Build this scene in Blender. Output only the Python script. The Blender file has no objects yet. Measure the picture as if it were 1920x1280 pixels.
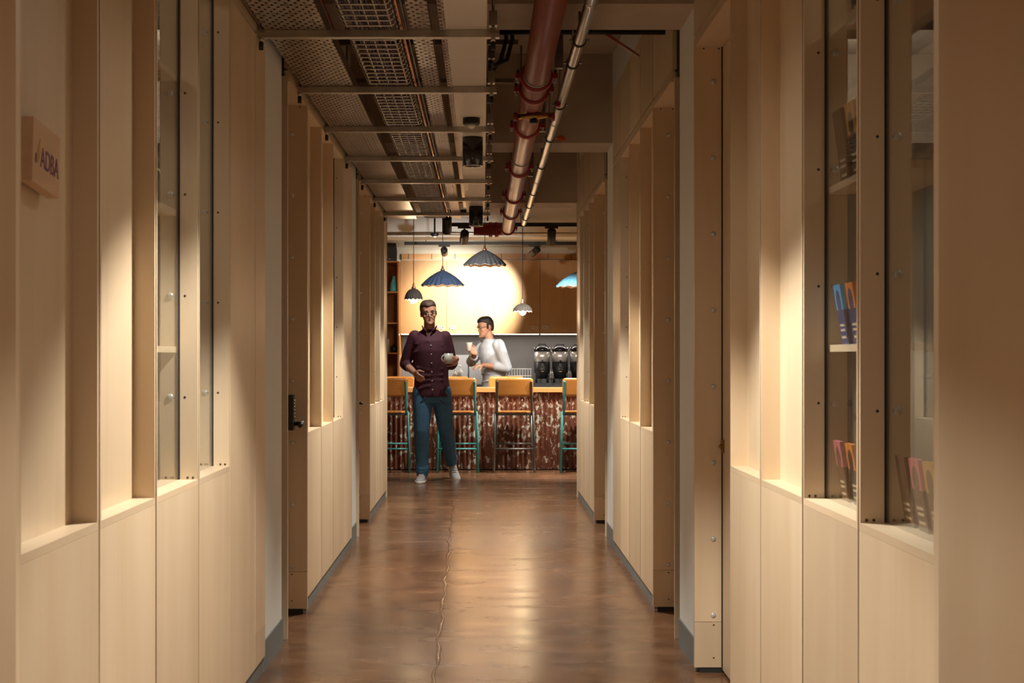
import bpy, bmesh, math, random
from mathutils import Vector, Matrix
random.seed(7)
R = math.radians
scene = bpy.context.scene
COL = scene.collection

# ------------------------------------------------------------------ camera
cam_d = bpy.data.cameras.new('camera'); cam = bpy.data.objects.new('camera', cam_d); COL.objects.link(cam)
cam.location = (0, 0, 1.25); cam.rotation_euler = (R(90), 0, 0)
cam_d.sensor_width = 36; cam_d.lens = 54
cam_d.shift_x = 54/1920; cam_d.shift_y = 30/1920
cam_d.clip_start = 0.05; cam_d.clip_end = 100
cam_d.dof.use_dof = True; cam_d.dof.focus_distance = 10.5; cam_d.dof.aperture_fstop = 13
scene.camera = cam
# ------------------------------------------------------------------ world, exposure
w = bpy.data.worlds.new('world'); scene.world = w; w.use_nodes = True
w.node_tree.nodes['Background'].inputs[0].default_value = (1, .8, .6, 1)
w.node_tree.nodes['Background'].inputs[1].default_value = 0.02
vs = scene.view_settings
vs.view_transform = 'Standard'; vs.look = 'None'; vs.gamma = 1; vs.use_curve_mapping = False; vs.exposure = 0.18
WARM = (1, .95, .86)
P_DOWN = 208; P_FILL = 10; P_TRACK = 620; P_ROOM = 260
DOWN_Y = (-2.6, 1.75, 4.3, 8.75, 12.75)  # first one is unseen, added behind the viewer to raise the ambient
scene.cycles.diffuse_bounces = 8; scene.cycles.max_bounces = 12

# ------------------------------------------------------------------ materials
MATS = {}
def nt(name):
    m = bpy.data.materials.new(name); m.use_nodes = True; MATS[name] = m
    t = m.node_tree; return m, t, t.nodes['Principled BSDF']
def N(t, typ, **kw):
    n = t.nodes.new(typ)
    for k, v in kw.items(): setattr(n, k, v)
    return n
def plain(name, col, rough=.5, metal=0, spec=.5, var=.08, scale=12, bump=0.0, emit=None):
    m, t, b = nt(name)
    b.inputs['Roughness'].default_value = rough; b.inputs['Metallic'].default_value = metal
    b.inputs['Specular IOR Level'].default_value = spec
    tc = N(t, 'ShaderNodeTexCoord'); no = N(t, 'ShaderNodeTexNoise'); no.inputs['Scale'].default_value = scale; no.inputs['Detail'].default_value = 5
    t.links.new(tc.outputs['Object'], no.inputs['Vector'])
    mx = N(t, 'ShaderNodeMix', data_type='RGBA')
    mx.inputs[6].default_value = tuple(c*(1-var) for c in col)+(1,); mx.inputs[7].default_value = tuple(min(1, c*(1+var)) for c in col)+(1,)
    t.links.new(no.outputs['Fac'], mx.inputs[0]); t.links.new(mx.outputs[2], b.inputs['Base Color'])
    if bump:
        bp = N(t, 'ShaderNodeBump'); bp.inputs['Strength'].default_value = bump; bp.inputs['Distance'].default_value = .01
        t.links.new(no.outputs['Fac'], bp.inputs['Height']); t.links.new(bp.outputs[0], b.inputs['Normal'])
    if emit:
        b.inputs['Emission Color'].default_value = emit[0]+(1,); b.inputs['Emission Strength'].default_value = emit[1]
    return m
def wood(name, c1, c2, rough=.42, grain=(14, 14, .7), spec=.4, dist=1.2, vary=.10):
    m, t, b = nt(name)
    tc = N(t, 'ShaderNodeTexCoord'); oi = N(t, 'ShaderNodeObjectInfo')
    off = N(t, 'ShaderNodeVectorMath', operation='MULTIPLY_ADD')
    cmb = N(t, 'ShaderNodeCombineXYZ')
    for i in range(3): t.links.new(oi.outputs['Random'], cmb.inputs[i])
    off.inputs[1].default_value = (37, 53, 71)
    t.links.new(cmb.outputs[0], off.inputs[0]); t.links.new(tc.outputs['Object'], off.inputs[2])
    mp = N(t, 'ShaderNodeMapping'); mp.inputs['Scale'].default_value = grain
    t.links.new(off.outputs[0], mp.inputs['Vector'])
    n1 = N(t, 'ShaderNodeTexNoise'); n1.inputs['Scale'].default_value = 1.0; n1.inputs['Detail'].default_value = 6; n1.inputs['Distortion'].default_value = dist
    n2 = N(t, 'ShaderNodeTexNoise'); n2.inputs['Scale'].default_value = 9.0; n2.inputs['Detail'].default_value = 4
    t.links.new(mp.outputs[0], n1.inputs['Vector']); t.links.new(mp.outputs[0], n2.inputs['Vector'])
    n3 = N(t, 'ShaderNodeTexNoise'); n3.inputs['Scale'].default_value = 2.2; n3.inputs['Detail'].default_value = 3
    t.links.new(off.outputs[0], n3.inputs['Vector'])
    ad = N(t, 'ShaderNodeMath', operation='MULTIPLY_ADD'); ad.inputs[1].default_value = .14
    t.links.new(n2.outputs['Fac'], ad.inputs[0]); t.links.new(n1.outputs['Fac'], ad.inputs[2])
    ad2 = N(t, 'ShaderNodeMath', operation='MULTIPLY_ADD'); ad2.inputs[1].default_value = .5
    t.links.new(n3.outputs['Fac'], ad2.inputs[0]); t.links.new(ad.outputs[0], ad2.inputs[2])
    mr = N(t, 'ShaderNodeMapRange'); mr.inputs[1].default_value = .5; mr.inputs[2].default_value = 1.15
    t.links.new(ad2.outputs[0], mr.inputs[0])
    mx = N(t, 'ShaderNodeMix', data_type='RGBA'); mx.inputs[6].default_value = c1+(1,); mx.inputs[7].default_value = c2+(1,)
    t.links.new(mr.outputs[0], mx.inputs[0])
    hs = N(t, 'ShaderNodeHueSaturation')
    vr = N(t, 'ShaderNodeMapRange'); vr.inputs[3].default_value = 1-vary; vr.inputs[4].default_value = 1+vary
    t.links.new(oi.outputs['Random'], vr.inputs[0]); t.links.new(vr.outputs[0], hs.inputs['Value'])
    t.links.new(mx.outputs[2], hs.inputs['Color']); t.links.new(hs.outputs[0], b.inputs['Base Color'])
    b.inputs['Roughness'].default_value = rough; b.inputs['Specular IOR Level'].default_value = spec
    bp = N(t, 'ShaderNodeBump'); bp.inputs['Strength'].default_value = .06; bp.inputs['Distance'].default_value = .004
    t.links.new(ad.outputs[0], bp.inputs['Height']); t.links.new(bp.outputs[0], b.inputs['Normal'])
    return m
wood('birch', (.63, .475, .305), (.735, .595, .42), grain=(6, 6, .5), dist=.8)
wood('birch_y', (.63, .475, .305), (.735, .595, .42), grain=(6, .5, 6), dist=.8)
wood('birch_edge', (.40, .24, .13), (.62, .44, .27), grain=(60, 4, 120), rough=.6)
wood('orange_ply', (.46, .165, .03), (.56, .23, .05), grain=(1.2, 14, 14), rough=.3, vary=.05)
wood('bar_wood', (.50, .23, .07), (.64, .33, .12), grain=(.8, 12, 12), rough=.3)
wood('cabinet_ply', (.38, .205, .075), (.47, .265, .105), grain=(10, 10, .6), rough=.5, vary=.05)
wood('plaque_wood', (.46, .28, .16), (.62, .42, .26), grain=(20, 1.5, 20))
plain('white_paint', (.79, .82, .80), .75, var=.04, scale=5)
plain('concrete', (.42, .345, .27), .85, var=.22, scale=3.5, bump=.3)
plain('plaster', (.66, .60, .48), .8, var=.12, scale=4, bump=.15)
plain('baseboard', (.17, .185, .185), .6, var=.06)
plain('dark_core', (.03, .025, .02), .9)
plain('galv', (.55, .52, .47), .36, metal=1, var=.25, scale=25)
plain('galv_dark', (.25, .235, .22), .45, metal=.9, var=.3, scale=20)
plain('steel', (.48, .47, .45), .30, metal=1, var=.05)
plain('zinc', (.62, .64, .63), .3, metal=.35, var=.05)
plain('brushed', (.80, .77, .72), .3, metal=.6, var=.03)
plain('chrome', (.75, .74, .72), .12, metal=1, var=.03)
plain('black', (.012, .012, .012), .45)
plain('black_gloss', (.012, .012, .014), .18)
plain('rubber', (.02, .02, .02), .7)
plain('trunking', (.60, .56, .50), .4, var=.05, scale=3)
plain('red_pipe', (.20, .045, .03), .36, var=.35, scale=9)
plain('red_coupling', (.24, .012, .014), .4, var=.2, scale=30)
plain('brass', (.36, .20, .07), .35, metal=1, var=.2)
plain('copper', (.75, .33, .20), .3, metal=1)
plain('teal', (.045, .29, .28), .35, var=.06)
plain('gunmetal', (.16, .155, .14), .35, metal=.7)
plain('cable_grey', (.10, .085, .12), .5, var=.3, scale=40)
plain('screw_dark', (.04, .03, .02), .5)
plain('backsplash', (.13, .125, .125), .4, var=.03)
plain('worktop', (.05, .05, .055), .3)
plain('white_plastic', (.75, .75, .72), .4)
plain('ceramic', (.55, .56, .53), .3)
plain('denim', (.06, .17, .30), .85, var=.35, scale=18, bump=.2)
plain('maroon', (.060, .012, .026), .8, var=.25, scale=14, bump=.2)
plain('white_shirt', (.50, .55, .62), .8, var=.08, scale=14, bump=.2)
plain('dark_trousers', (.03, .035, .05), .8)
plain('skin', (.52, .27, .18), .5, var=.06)
plain('skin2', (.47, .25, .16), .5, var=.06)
plain('hair_brown', (.045, .021, .012), .7, var=.3, scale=60)
plain('hair_black', (.012, .010, .010), .6, var=.3, scale=60)
plain('sneaker', (.42, .42, .42), .6, var=.15, scale=20)
plain('eye', (.03, .02, .02), .2)
plain('eye_white', (.42, .38, .34), .4)
plain('lips', (.34, .12, .09), .5)
plain('purple_ink', (.12, .02, .09), .6)
plain('yellow_ink', (.45, .26, .03), .6)
plain('shade_navy', (.022, .042, .092), .7, var=.6, scale=30)
plain('shade_grey', (.05, .052, .062), .7, var=.5, scale=30)
plain('shade_brown', (.035, .028, .022), .7, var=.5, scale=30)
plain('shade_blue', (.09, .26, .40), .6, var=.3, scale=30)
plain('shade_lining', (.62, .58, .56), .7)
plain('bulb', (1, .9, .7), .4, emit=((1, .74, .42), 30))
plain('led', (1, 1, 1), .4, emit=((1, .9, .78), 5))
plain('lamp_face', (1, .9, .7), .4, emit=((1, .80, .55), 6))
plain('cover_blue', (.05, .36, .72), .4); plain('cover_navy', (.03, .05, .16), .4); plain('cover_orange', (.75, .24, .04), .4)
plain('cover_pink', (.58, .16, .20), .4); plain('cover_brown', (.12, .06, .035), .4); plain('cover_gold', (.55, .30, .06), .4)
plain('cover_green', (.04, .22, .10), .4); plain('cover_cream', (.62, .5, .34), .5); plain('cover_dark', (.03, .025, .03), .4)
plain('teal_cloth', (.10, .42, .40), .6, var=.4)
plain('orange_paint', (.75, .12, .02), .7)
def mat_perf():
    m, t, b = nt('perforated'); m.surface_render_method = 'DITHERED' if hasattr(m, 'surface_render_method') else 0
    b.inputs['Metallic'].default_value = .9; b.inputs['Roughness'].default_value = .30
    tc = N(t, 'ShaderNodeTexCoord'); sp = N(t, 'ShaderNodeSeparateXYZ'); t.links.new(tc.outputs['Object'], sp.inputs[0])
    no = N(t, 'ShaderNodeTexNoise'); no.inputs['Scale'].default_value = 7; no.inputs['Detail'].default_value = 6; t.links.new(tc.outputs['Object'], no.inputs['Vector'])
    mx = N(t, 'ShaderNodeMix', data_type='RGBA'); mx.inputs[6].default_value = (.36, .31, .26, 1); mx.inputs[7].default_value = (.58, .52, .45, 1)
    t.links.new(no.outputs['Fac'], mx.inputs[0]); t.links.new(mx.outputs[2], b.inputs['Base Color'])
    def cell(src, pitch, off, half):   # distance from the cell centre, scaled
        a = N(t, 'ShaderNodeMath', operation='MULTIPLY_ADD'); a.inputs[1].default_value = 1/pitch; a.inputs[2].default_value = off
        t.links.new(src, a.inputs[0])
        f = N(t, 'ShaderNodeMath', operation='FRACT'); t.links.new(a.outputs[0], f.inputs[0])
        s = N(t, 'ShaderNodeMath', operation='SUBTRACT'); s.inputs[1].default_value = .5; t.links.new(f.outputs[0], s.inputs[0])
        q = N(t, 'ShaderNodeMath', operation='MULTIPLY'); q.inputs[1].default_value = pitch/half; t.links.new(s.outputs[0], q.inputs[0])
        p = N(t, 'ShaderNodeMath', operation='POWER'); p.inputs[1].default_value = 2; t.links.new(q.outputs[0], p.inputs[0])
        return p.outputs[0]
    def dots(px, py, ox, oy, hx, hy):
        a = N(t, 'ShaderNodeMath', operation='ADD')
        t.links.new(cell(sp.outputs[0], px, ox, hx), a.inputs[0]); t.links.new(cell(sp.outputs[1], py, oy, hy), a.inputs[1])
        l = N(t, 'ShaderNodeMath', operation='LESS_THAN'); l.inputs[1].default_value = 1; t.links.new(a.outputs[0], l.inputs[0]); return l.outputs[0]
    d1 = dots(.034, .068, .5, 0, .0062, .0115); d2 = dots(.034, .068, 0, .5, .0062, .0115); d3 = dots(.068, .136, .25, .25, .015, .005)
    m1 = N(t, 'ShaderNodeMath', operation='MAXIMUM'); t.links.new(d1, m1.inputs[0]); t.links.new(d2, m1.inputs[1])
    m2 = N(t, 'ShaderNodeMath', operation='MAXIMUM'); t.links.new(m1.outputs[0], m2.inputs[0]); t.links.new(d3, m2.inputs[1])
    inv = N(t, 'ShaderNodeMath', operation='SUBTRACT'); inv.inputs[0].default_value = 1; t.links.new(m2.outputs[0], inv.inputs[1])
    t.links.new(inv.outputs[0], b.inputs['Alpha'])
mat_perf()
def mat_glass():
    m, t, b = nt('glass'); t.nodes.remove(b)
    out = t.nodes['Material Output']
    tr = N(t, 'ShaderNodeBsdfTransparent'); tr.inputs[0].default_value = (.97, .98, .975, 1)
    gl = N(t, 'ShaderNodeBsdfGlossy'); gl.inputs['Roughness'].default_value = .01
    fr = N(t, 'ShaderNodeFresnel'); ge = N(t, 'ShaderNodeNewGeometry')
    io = N(t, 'ShaderNodeMath', operation='MULTIPLY_ADD'); io.inputs[1].default_value = 1/1.4-1.4; io.inputs[2].default_value = 1.4   # same reflectance from both faces of the thin pane
    t.links.new(ge.outputs['Backfacing'], io.inputs[0]); t.links.new(io.outputs[0], fr.inputs[0])
    mx = N(t, 'ShaderNodeMixShader'); t.links.new(fr.outputs[0], mx.inputs[0]); t.links.new(tr.outputs[0], mx.inputs[1]); t.links.new(gl.outputs[0], mx.inputs[2])
    t.links.new(mx.outputs[0], out.inputs[0])
mat_glass()
def mat_floor():
    m, t, b = nt('floor_resin')
    tc = N(t, 'ShaderNodeTexCoord')
    mp = N(t, 'ShaderNodeMapping'); mp.inputs['Scale'].default_value = (1.3, .8, 1); t.links.new(tc.outputs['Object'], mp.inputs['Vector'])
    n1 = N(t, 'ShaderNodeTexNoise'); n1.inputs['Scale'].default_value = 1.6; n1.inputs['Detail'].default_value = 8; n1.inputs['Distortion'].default_value = 1.6
    n2 = N(t, 'ShaderNodeTexNoise'); n2.inputs['Scale'].default_value = 5; n2.inputs['Detail'].default_value = 8; n2.inputs['Distortion'].default_value = .7
    n3 = N(t, 'ShaderNodeTexNoise'); n3.inputs['Scale'].default_value = 45; n3.inputs['Detail'].default_value = 5
    for n in (n1, n2, n3): t.links.new(mp.outputs[0], n.inputs['Vector'])
    # trowel strokes: arcs swept across the corridor
    mp2 = N(t, 'ShaderNodeMapping'); mp2.inputs['Scale'].default_value = (1.1, 3.2, 1); mp2.inputs['Rotation'].default_value = (0, 0, .22); t.links.new(tc.outputs['Object'], mp2.inputs['Vector'])
    n4 = N(t, 'ShaderNodeTexNoise'); n4.inputs['Scale'].default_value = 2.2; n4.inputs['Detail'].default_value = 7; n4.inputs['Distortion'].default_value = .2
    t.links.new(mp2.outputs[0], n4.inputs['Vector'])
    cr = N(t, 'ShaderNodeValToRGB'); e = cr.color_ramp.elements
    e[0].position = .33; e[0].color = (.072, .032, .015, 1); e[1].position = .68; e[1].color = (.25, .12, .055, 1)
    el = e.new(.5); el.color = (.155, .070, .032, 1)
    a = N(t, 'ShaderNodeMath', operation='MULTIPLY_ADD'); a.inputs[1].default_value = .45; t.links.new(n2.outputs['Fac'], a.inputs[0])
    s = N(t, 'ShaderNodeMath', operation='MULTIPLY'); s.inputs[1].default_value = .3; t.links.new(n1.outputs['Fac'], s.inputs[0])
    s4 = N(t, 'ShaderNodeMath', operation='MULTIPLY_ADD'); s4.inputs[1].default_value = .25; t.links.new(n4.outputs['Fac'], s4.inputs[0]); t.links.new(s.outputs[0], s4.inputs[2])
    t.links.new(s4.outputs[0], a.inputs[2]); t.links.new(a.outputs[0], cr.inputs[0])
    # pale scuffs, with a shape of their own
    sc = N(t, 'ShaderNodeTexNoise'); sc.inputs['Scale'].default_value = 3.1; sc.inputs['Detail'].default_value = 9; sc.inputs['Roughness'].default_value = .72; sc.inputs['Distortion'].default_value = .3
    t.links.new(mp2.outputs[0], sc.inputs['Vector'])
    sr = N(t, 'ShaderNodeMapRange'); sr.inputs[1].default_value = .52; sr.inputs[2].default_value = .85; sr.inputs[4].default_value = .25; t.links.new(sc.outputs['Fac'], sr.inputs[0])
    mx = N(t, 'ShaderNodeMix', data_type='RGBA'); mx.inputs[7].default_value = (.36, .27, .20, 1)
    t.links.new(sr.outputs[0], mx.inputs[0]); t.links.new(cr.outputs[0], mx.inputs[6]); t.links.new(mx.outputs[2], b.inputs['Base Color'])
    rr = N(t, 'ShaderNodeMapRange'); rr.inputs[3].default_value = .14; rr.inputs[4].default_value = .36; t.links.new(n4.outputs['Fac'], rr.inputs[0]); t.links.new(rr.outputs[0], b.inputs['Roughness'])
    b.inputs['Specular IOR Level'].default_value = .85
    bp = N(t, 'ShaderNodeBump'); bp.inputs['Strength'].default_value = .045; bp.inputs['Distance'].default_value = .010
    ah = N(t, 'ShaderNodeMath', operation='MULTIPLY_ADD'); ah.inputs[1].default_value = .12; t.links.new(n3.outputs['Fac'], ah.inputs[0]); t.links.new(n4.outputs['Fac'], ah.inputs[2])
    t.links.new(ah.outputs[0], bp.inputs['Height']); t.links.new(bp.outputs[0], b.inputs['Normal'])
mat_floor()
def mat_rust():
    m, t, b = nt('rusty_metal')
    tc = N(t, 'ShaderNodeTexCoord')
    mp = N(t, 'ShaderNodeMapping'); mp.inputs['Scale'].default_value = (1.5, 1.5, 1.15); t.links.new(tc.outputs['Object'], mp.inputs['Vector'])
    n1 = N(t, 'ShaderNodeTexNoise'); n1.inputs['Scale'].default_value = 13; n1.inputs['Detail'].default_value = 4; n1.inputs['Distortion'].default_value = .8
    n2 = N(t, 'ShaderNodeTexNoise'); n2.inputs['Scale'].default_value = 5; n2.inputs['Detail'].default_value = 6
    n5 = N(t, 'ShaderNodeTexNoise'); n5.inputs['Scale'].default_value = 1.3
    for n in (n1, n2, n5): t.links.new(mp.outputs[0], n.inputs['Vector'])
    cr = N(t, 'ShaderNodeValToRGB'); e = cr.color_ramp.elements
    e[0].color = (.05, .014, .008, 1); e[1].color = (.20, .06, .025, 1); t.links.new(n2.outputs['Fac'], cr.inputs[0])
    ad = N(t, 'ShaderNodeMath', operation='MULTIPLY_ADD'); ad.inputs[1].default_value = .5; t.links.new(n5.outputs['Fac'], ad.inputs[0]); t.links.new(n1.outputs['Fac'], ad.inputs[2])
    th = N(t, 'ShaderNodeMapRange'); th.inputs[1].default_value = .80; th.inputs[2].default_value = .84; t.links.new(ad.outputs[0], th.inputs[0])
    mx = N(t, 'ShaderNodeMix', data_type='RGBA'); mx.inputs[7].default_value = (.42, .36, .28, 1)
    t.links.new(th.outputs[0], mx.inputs[0]); t.links.new(cr.outputs[0], mx.inputs[6]); t.links.new(mx.outputs[2], b.inputs['Base Color'])
    b.inputs['Roughness'].default_value = .5
    bp = N(t, 'ShaderNodeBump'); bp.inputs['Strength'].default_value = .3; bp.inputs['Distance'].default_value = .01; t.links.new(n2.outputs['Fac'], bp.inputs['Height']); t.links.new(bp.outputs[0], b.inputs['Normal'])
mat_rust()

# ------------------------------------------------------------------ helpers
ORG = {}
class MB:
    def __init__(s): s.v = []; s.f = []; s.sm = []
    def add(s, vs, fs, smooth=False):
        n = len(s.v); s.v += [Vector(p) for p in vs]; s.f += [tuple(i+n for i in f) for f in fs]; s.sm += [smooth]*len(fs); return s
    def box(s, x0, x1, y0, y1, z0, z1):
        x0, x1 = sorted((x0, x1)); y0, y1 = sorted((y0, y1)); z0, z1 = sorted((z0, z1))
        return s.add([(x0,y0,z0),(x1,y0,z0),(x1,y1,z0),(x0,y1,z0),(x0,y0,z1),(x1,y0,z1),(x1,y1,z1),(x0,y1,z1)],
                     [(0,3,2,1),(4,5,6,7),(0,1,5,4),(1,2,6,5),(2,3,7,6),(3,0,4,7)])
    def tube(s, pts, r, n=10, cap=True, flat=None):
        pts = [Vector(p) for p in pts]; k = len(pts); rs = r if isinstance(r, (list, tuple)) else [r]*k
        vs = []; up = None
        for i, p in enumerate(pts):
            t = (pts[min(i+1, k-1)]-pts[max(i-1, 0)]).normalized()
            if up is None: up = Vector((0,0,1)) if abs(t.z) < .9 else Vector((0,1,0))
            a = t.cross(up).normalized(); b = a.cross(t).normalized(); up = b
            for j in range(n):
                th = 2*math.pi*j/n; ra = rs[i]
                if isinstance(ra, tuple): vs.append(p+a*math.cos(th)*ra[0]+b*math.sin(th)*ra[1])
                else: vs.append(p+(a*math.cos(th)+b*math.sin(th))*ra)
        fs = [(i*n+j, i*n+(j+1)%n, (i+1)*n+(j+1)%n, (i+1)*n+j) for i in range(k-1) for j in range(n)]
        s.add(vs, fs, True)
        if cap: m = len(s.v)-k*n; s.f += [tuple(m+j for j in range(n))[::-1], tuple(m+(k-1)*n+j for j in range(n))]; s.sm += [False, False]
        return s
    def lathe(s, c, prof, n=20, ax='z', closed=False):
        c = Vector(c); vs = []
        for r, h in prof:
            for j in range(n):
                th = 2*math.pi*j/n; a, b = r*math.cos(th), r*math.sin(th)
                vs.append(c+(Vector((a,b,h)) if ax == 'z' else Vector((a,h,b)) if ax == 'y' else Vector((h,a,b))))
        k = len(prof)
        fs = [(i*n+j, i*n+(j+1)%n, (i+1)*n+(j+1)%n, (i+1)*n+j) for i in range(k-1) for j in range(n)]
        if closed: fs += [((k-1)*n+j, (k-1)*n+(j+1)%n, (j+1)%n, j) for j in range(n)]
        s.add(vs, fs, True)
        if not closed:
            m = len(s.v)-k*n
            if prof[0][0] > 1e-5: s.f.append(tuple(m+j for j in range(n))[::-1]); s.sm.append(False)
            if prof[-1][0] > 1e-5: s.f.append(tuple(m+(k-1)*n+j for j in range(n))); s.sm.append(False)
        return s
    def rings(s, rings):      # loft closed rings of equal length, capped
        n = len(rings[0]); vs = [p for r in rings for p in r]; k = len(rings)
        fs = [(i*n+j, i*n+(j+1)%n, (i+1)*n+(j+1)%n, (i+1)*n+j) for i in range(k-1) for j in range(n)]
        fs += [tuple(range(n))[::-1], tuple((k-1)*n+j for j in range(n))]
        return s.add(vs, fs, True)
    def ball(s, c, r, n=14, m=8):
        rx, ry, rz = r if isinstance(r, (tuple, list)) else (r, r, r); c = Vector(c)
        vs = [c+Vector((0,0,-rz))]
        for i in range(1, m):
            ph = -math.pi/2+math.pi*i/m
            for j in range(n):
                th = 2*math.pi*j/n; vs.append(c+Vector((rx*math.cos(ph)*math.cos(th), ry*math.cos(ph)*math.sin(th), rz*math.sin(ph))))
        vs.append(c+Vector((0,0,rz))); L = len(vs)-1
        fs = [(0, 1+(j+1)%n, 1+j) for j in range(n)]
        fs += [(1+i*n+j, 1+i*n+(j+1)%n, 1+(i+1)*n+(j+1)%n, 1+(i+1)*n+j) for i in range(m-2) for j in range(n)]
        fs += [(1+(m-2)*n+j, 1+(m-2)*n+(j+1)%n, L) for j in range(n)]
        return s.add(vs, fs, True)
    def xf(s, M): s.v = [M @ p for p in s.v]; return s
    def build(s, name, mat, parent=None, origin=None):
        xs = [p.x for p in s.v]; ys = [p.y for p in s.v]; zs = [p.z for p in s.v]
        o0 = Vector(origin) if origin else Vector(((min(xs)+max(xs))/2, (min(ys)+max(ys))/2, min(zs)))
        me = bpy.data.meshes.new(name); me.from_pydata([p-o0 for p in s.v], [], s.f)
        me.polygons.foreach_set('use_smooth', s.sm); me.update()
        me.materials.append(MATS[mat])
        o = bpy.data.objects.new(name, me); COL.objects.link(o)
        ORG[o.name] = o0
        if parent: o.parent = parent; o.location = o0-ORG[parent.name]
        else: o.location = o0
        bm = bmesh.new(); bm.from_mesh(me); bmesh.ops.recalc_face_normals(bm, faces=bm.faces); bm.to_mesh(me); bm.free()
        return o
def share(src, name, pos, parent, rot=None):
    o = bpy.data.objects.new(name, src.data); COL.objects.link(o); o.parent = parent
    ORG[o.name] = Vector(pos); o.location = Vector(pos)-(ORG[parent.name] if parent else Vector())
    if rot: o.rotation_euler = rot
    return o
def tag(o, label=None, cat=None, group=None, kind=None):
    if label: o['label'] = label
    if cat: o['category'] = cat
    if group: o['group'] = group
    if kind: o['kind'] = kind
    return o
def thing(name, loc, label=None, cat=None, group=None, kind=None):
    o = bpy.data.objects.new(name, None); COL.objects.link(o); o.location = loc; o.empty_display_size = .1
    ORG[o.name] = Vector(loc); return tag(o, label, cat, group, kind)
def box(name, mat, parent, *b): return MB().box(*b).build(name, mat, parent)
def spot(name, loc, target, power, angle, blend=.4, radius=.03, col=WARM, parent=None):
    l = bpy.data.lights.new(name, 'SPOT'); l.energy = power; l.spot_size = R(angle); l.spot_blend = blend; l.shadow_soft_size = radius; l.color = col
    o = bpy.data.objects.new(name, l); COL.objects.link(o)
    o.rotation_euler = (Vector(target)-Vector(loc)).to_track_quat('-Z', 'Y').to_euler()
    if parent: o.parent = parent; o.location = Vector(loc)-ORG[parent.name]
    else: o.location = loc
    return o
def point(name, loc, power, radius, col=WARM, parent=None):
    l = bpy.data.lights.new(name, 'POINT'); l.energy = power; l.shadow_soft_size = radius; l.color = col
    o = bpy.data.objects.new(name, l); COL.objects.link(o)
    if parent: o.parent = parent; o.location = Vector(loc)-ORG[parent.name]
    else: o.location = loc
    return o

# ------------------------------------------------------------------ the setting
WL, WR = .866, .844
SLAB, BEAM = 3.26, 2.67
HEAD, SEAM, UP = 2.48, 2.527, 2.97
SILL = .88
YEND, YBACK = 13.8, 20.6
YNEAR = -5.0
fl = box('floor', 'floor_resin', None, -4.2, 4.2, YNEAR, 21.2, -.1, 0); tag(fl, 'brown trowelled resin floor running down the corridor', kind='structure')
# the wavy raised joint along the floor
mb = MB(); pts = []
for i in range(90):
    y = 5.0+i*.095; pts.append((-.19-(y-6.1)*.0088+.006*math.sin(y*7.1)+.004*math.sin(y*17.3), y, 0.000))
mb.tube(pts, [(.008+.003*math.sin(i*.9)+.002*math.sin(i*2.3), .0035) for i in range(90)], 8)
tag(mb.build('floor_joint', 'floor_resin', fl), 'raised wavy joint line in the resin')
ce = box('ceiling', 'concrete', None, -4.2, 4.2, YNEAR, 21.2, SLAB, SLAB+.15); tag(ce, 'bare concrete ceiling slab', kind='structure')
for y0, y1 in ((-1.78, -1.3), (2.2, 2.66), (6.17, 6.66), (10.17, 10.64), (14.12, 14.6), (18.1, 18.55)):
    o = box('beam', 'concrete' if y0 < 16 else 'white_paint', ce, -4.2, 4.2, y0, y1, BEAM, SLAB-.001)
MB().ball((.515, 10.167, 2.70), (.03, .004, .018)).build('paint_splash', 'orange_paint', ce)
screw_src = {}
bolt_src = {}
def bolt(parent, pos, s, face):    # face 'y' = on a face that looks at the corridor's near end
    k = face
    if k not in bolt_src:
        m = MB()
        if face == 'y': m.lathe((0,0,0), [(.0105, 0), (.0105, -.001), (.009, -.004), (.005, -.0062), (.0005, -.0068)], 12, 'y'); 
        o = m.build('bolt', 'zinc', parent, origin=(0,0,0)); bolt_src[k] = o
        o.location = Vector(pos)-ORG[parent.name]; return o
    return share(bolt_src[k], 'bolt', pos, parent)
def screw(parent, pos):
    if 's' not in screw_src:
        o = MB().lathe((0,0,0), [(.0036, 0), (.0036, -.0008), (.0005, -.0012)], 10, 'y').build('screw', 'screw_dark', parent, origin=(0,0,0)); screw_src['s'] = o
        o.location = Vector(pos)-ORG[parent.name]; return o
    return share(screw_src['s'], 'screw', pos, parent)
wcount = [0]; dcount = [0]; bcount = [0]; tcount = [0]
SIDE = {-1: ('left', WL), 1: ('right', WR)}
walls = {}
for s in (-1, 1):
    walls[s] = thing('wall_'+SIDE[s][0], (s*(SIDE[s][1]+.02), 4, 0), 'birch plywood corridor wall with recessed niches on the '+SIDE[s][0], kind='structure')
G = .0065
def X(s, dx): return s*(SIDE[s][1]+dx)
def lower(s, y0, y1, z1):
    box('lower_panel', 'birch', walls[s], X(s, 0), X(s, .018), y0+G, y1-G, .067, z1)
    for z in (.16, .50, z1-.03):
        pass
def upper(s, y0, y1):
    box('upper_panel', 'birch', walls[s], X(s, 0), X(s, .018), y0+G, y1-G, SEAM+.010, UP)
def niche(s, y0, y1):
    w_ = walls[s]; lower(s, y0, y1, SILL-.018); upper(s, y0, y1)
    box('niche_sill', 'birch_y', w_, X(s, 0), X(s, .056), y0+G, y1-G, SILL-.0175, SILL)
    box('niche_side', 'birch', w_, X(s, 0), X(s, .056), y0+G, y0+.018, SILL, HEAD)
    box('niche_side', 'birch', w_, X(s, 0), X(s, .056), y1-.018, y1-G, SILL, HEAD)
    box('niche_head', 'birch_y', w_, X(s, 0), X(s, .056), y0+G, y1-G, HEAD, HEAD+.018)
    box('gap_shade', 'dark_core', w_, X(s, .006), X(s, .055), y1-G+.0002, y1+G-.0002, SILL-.018, HEAD+.0185)  # black strip standing in for the shade between niches
    box('niche_back', 'birch', w_, X(s, .056), X(s, .07), y0+G, y1-G, SILL, HEAD)
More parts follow.
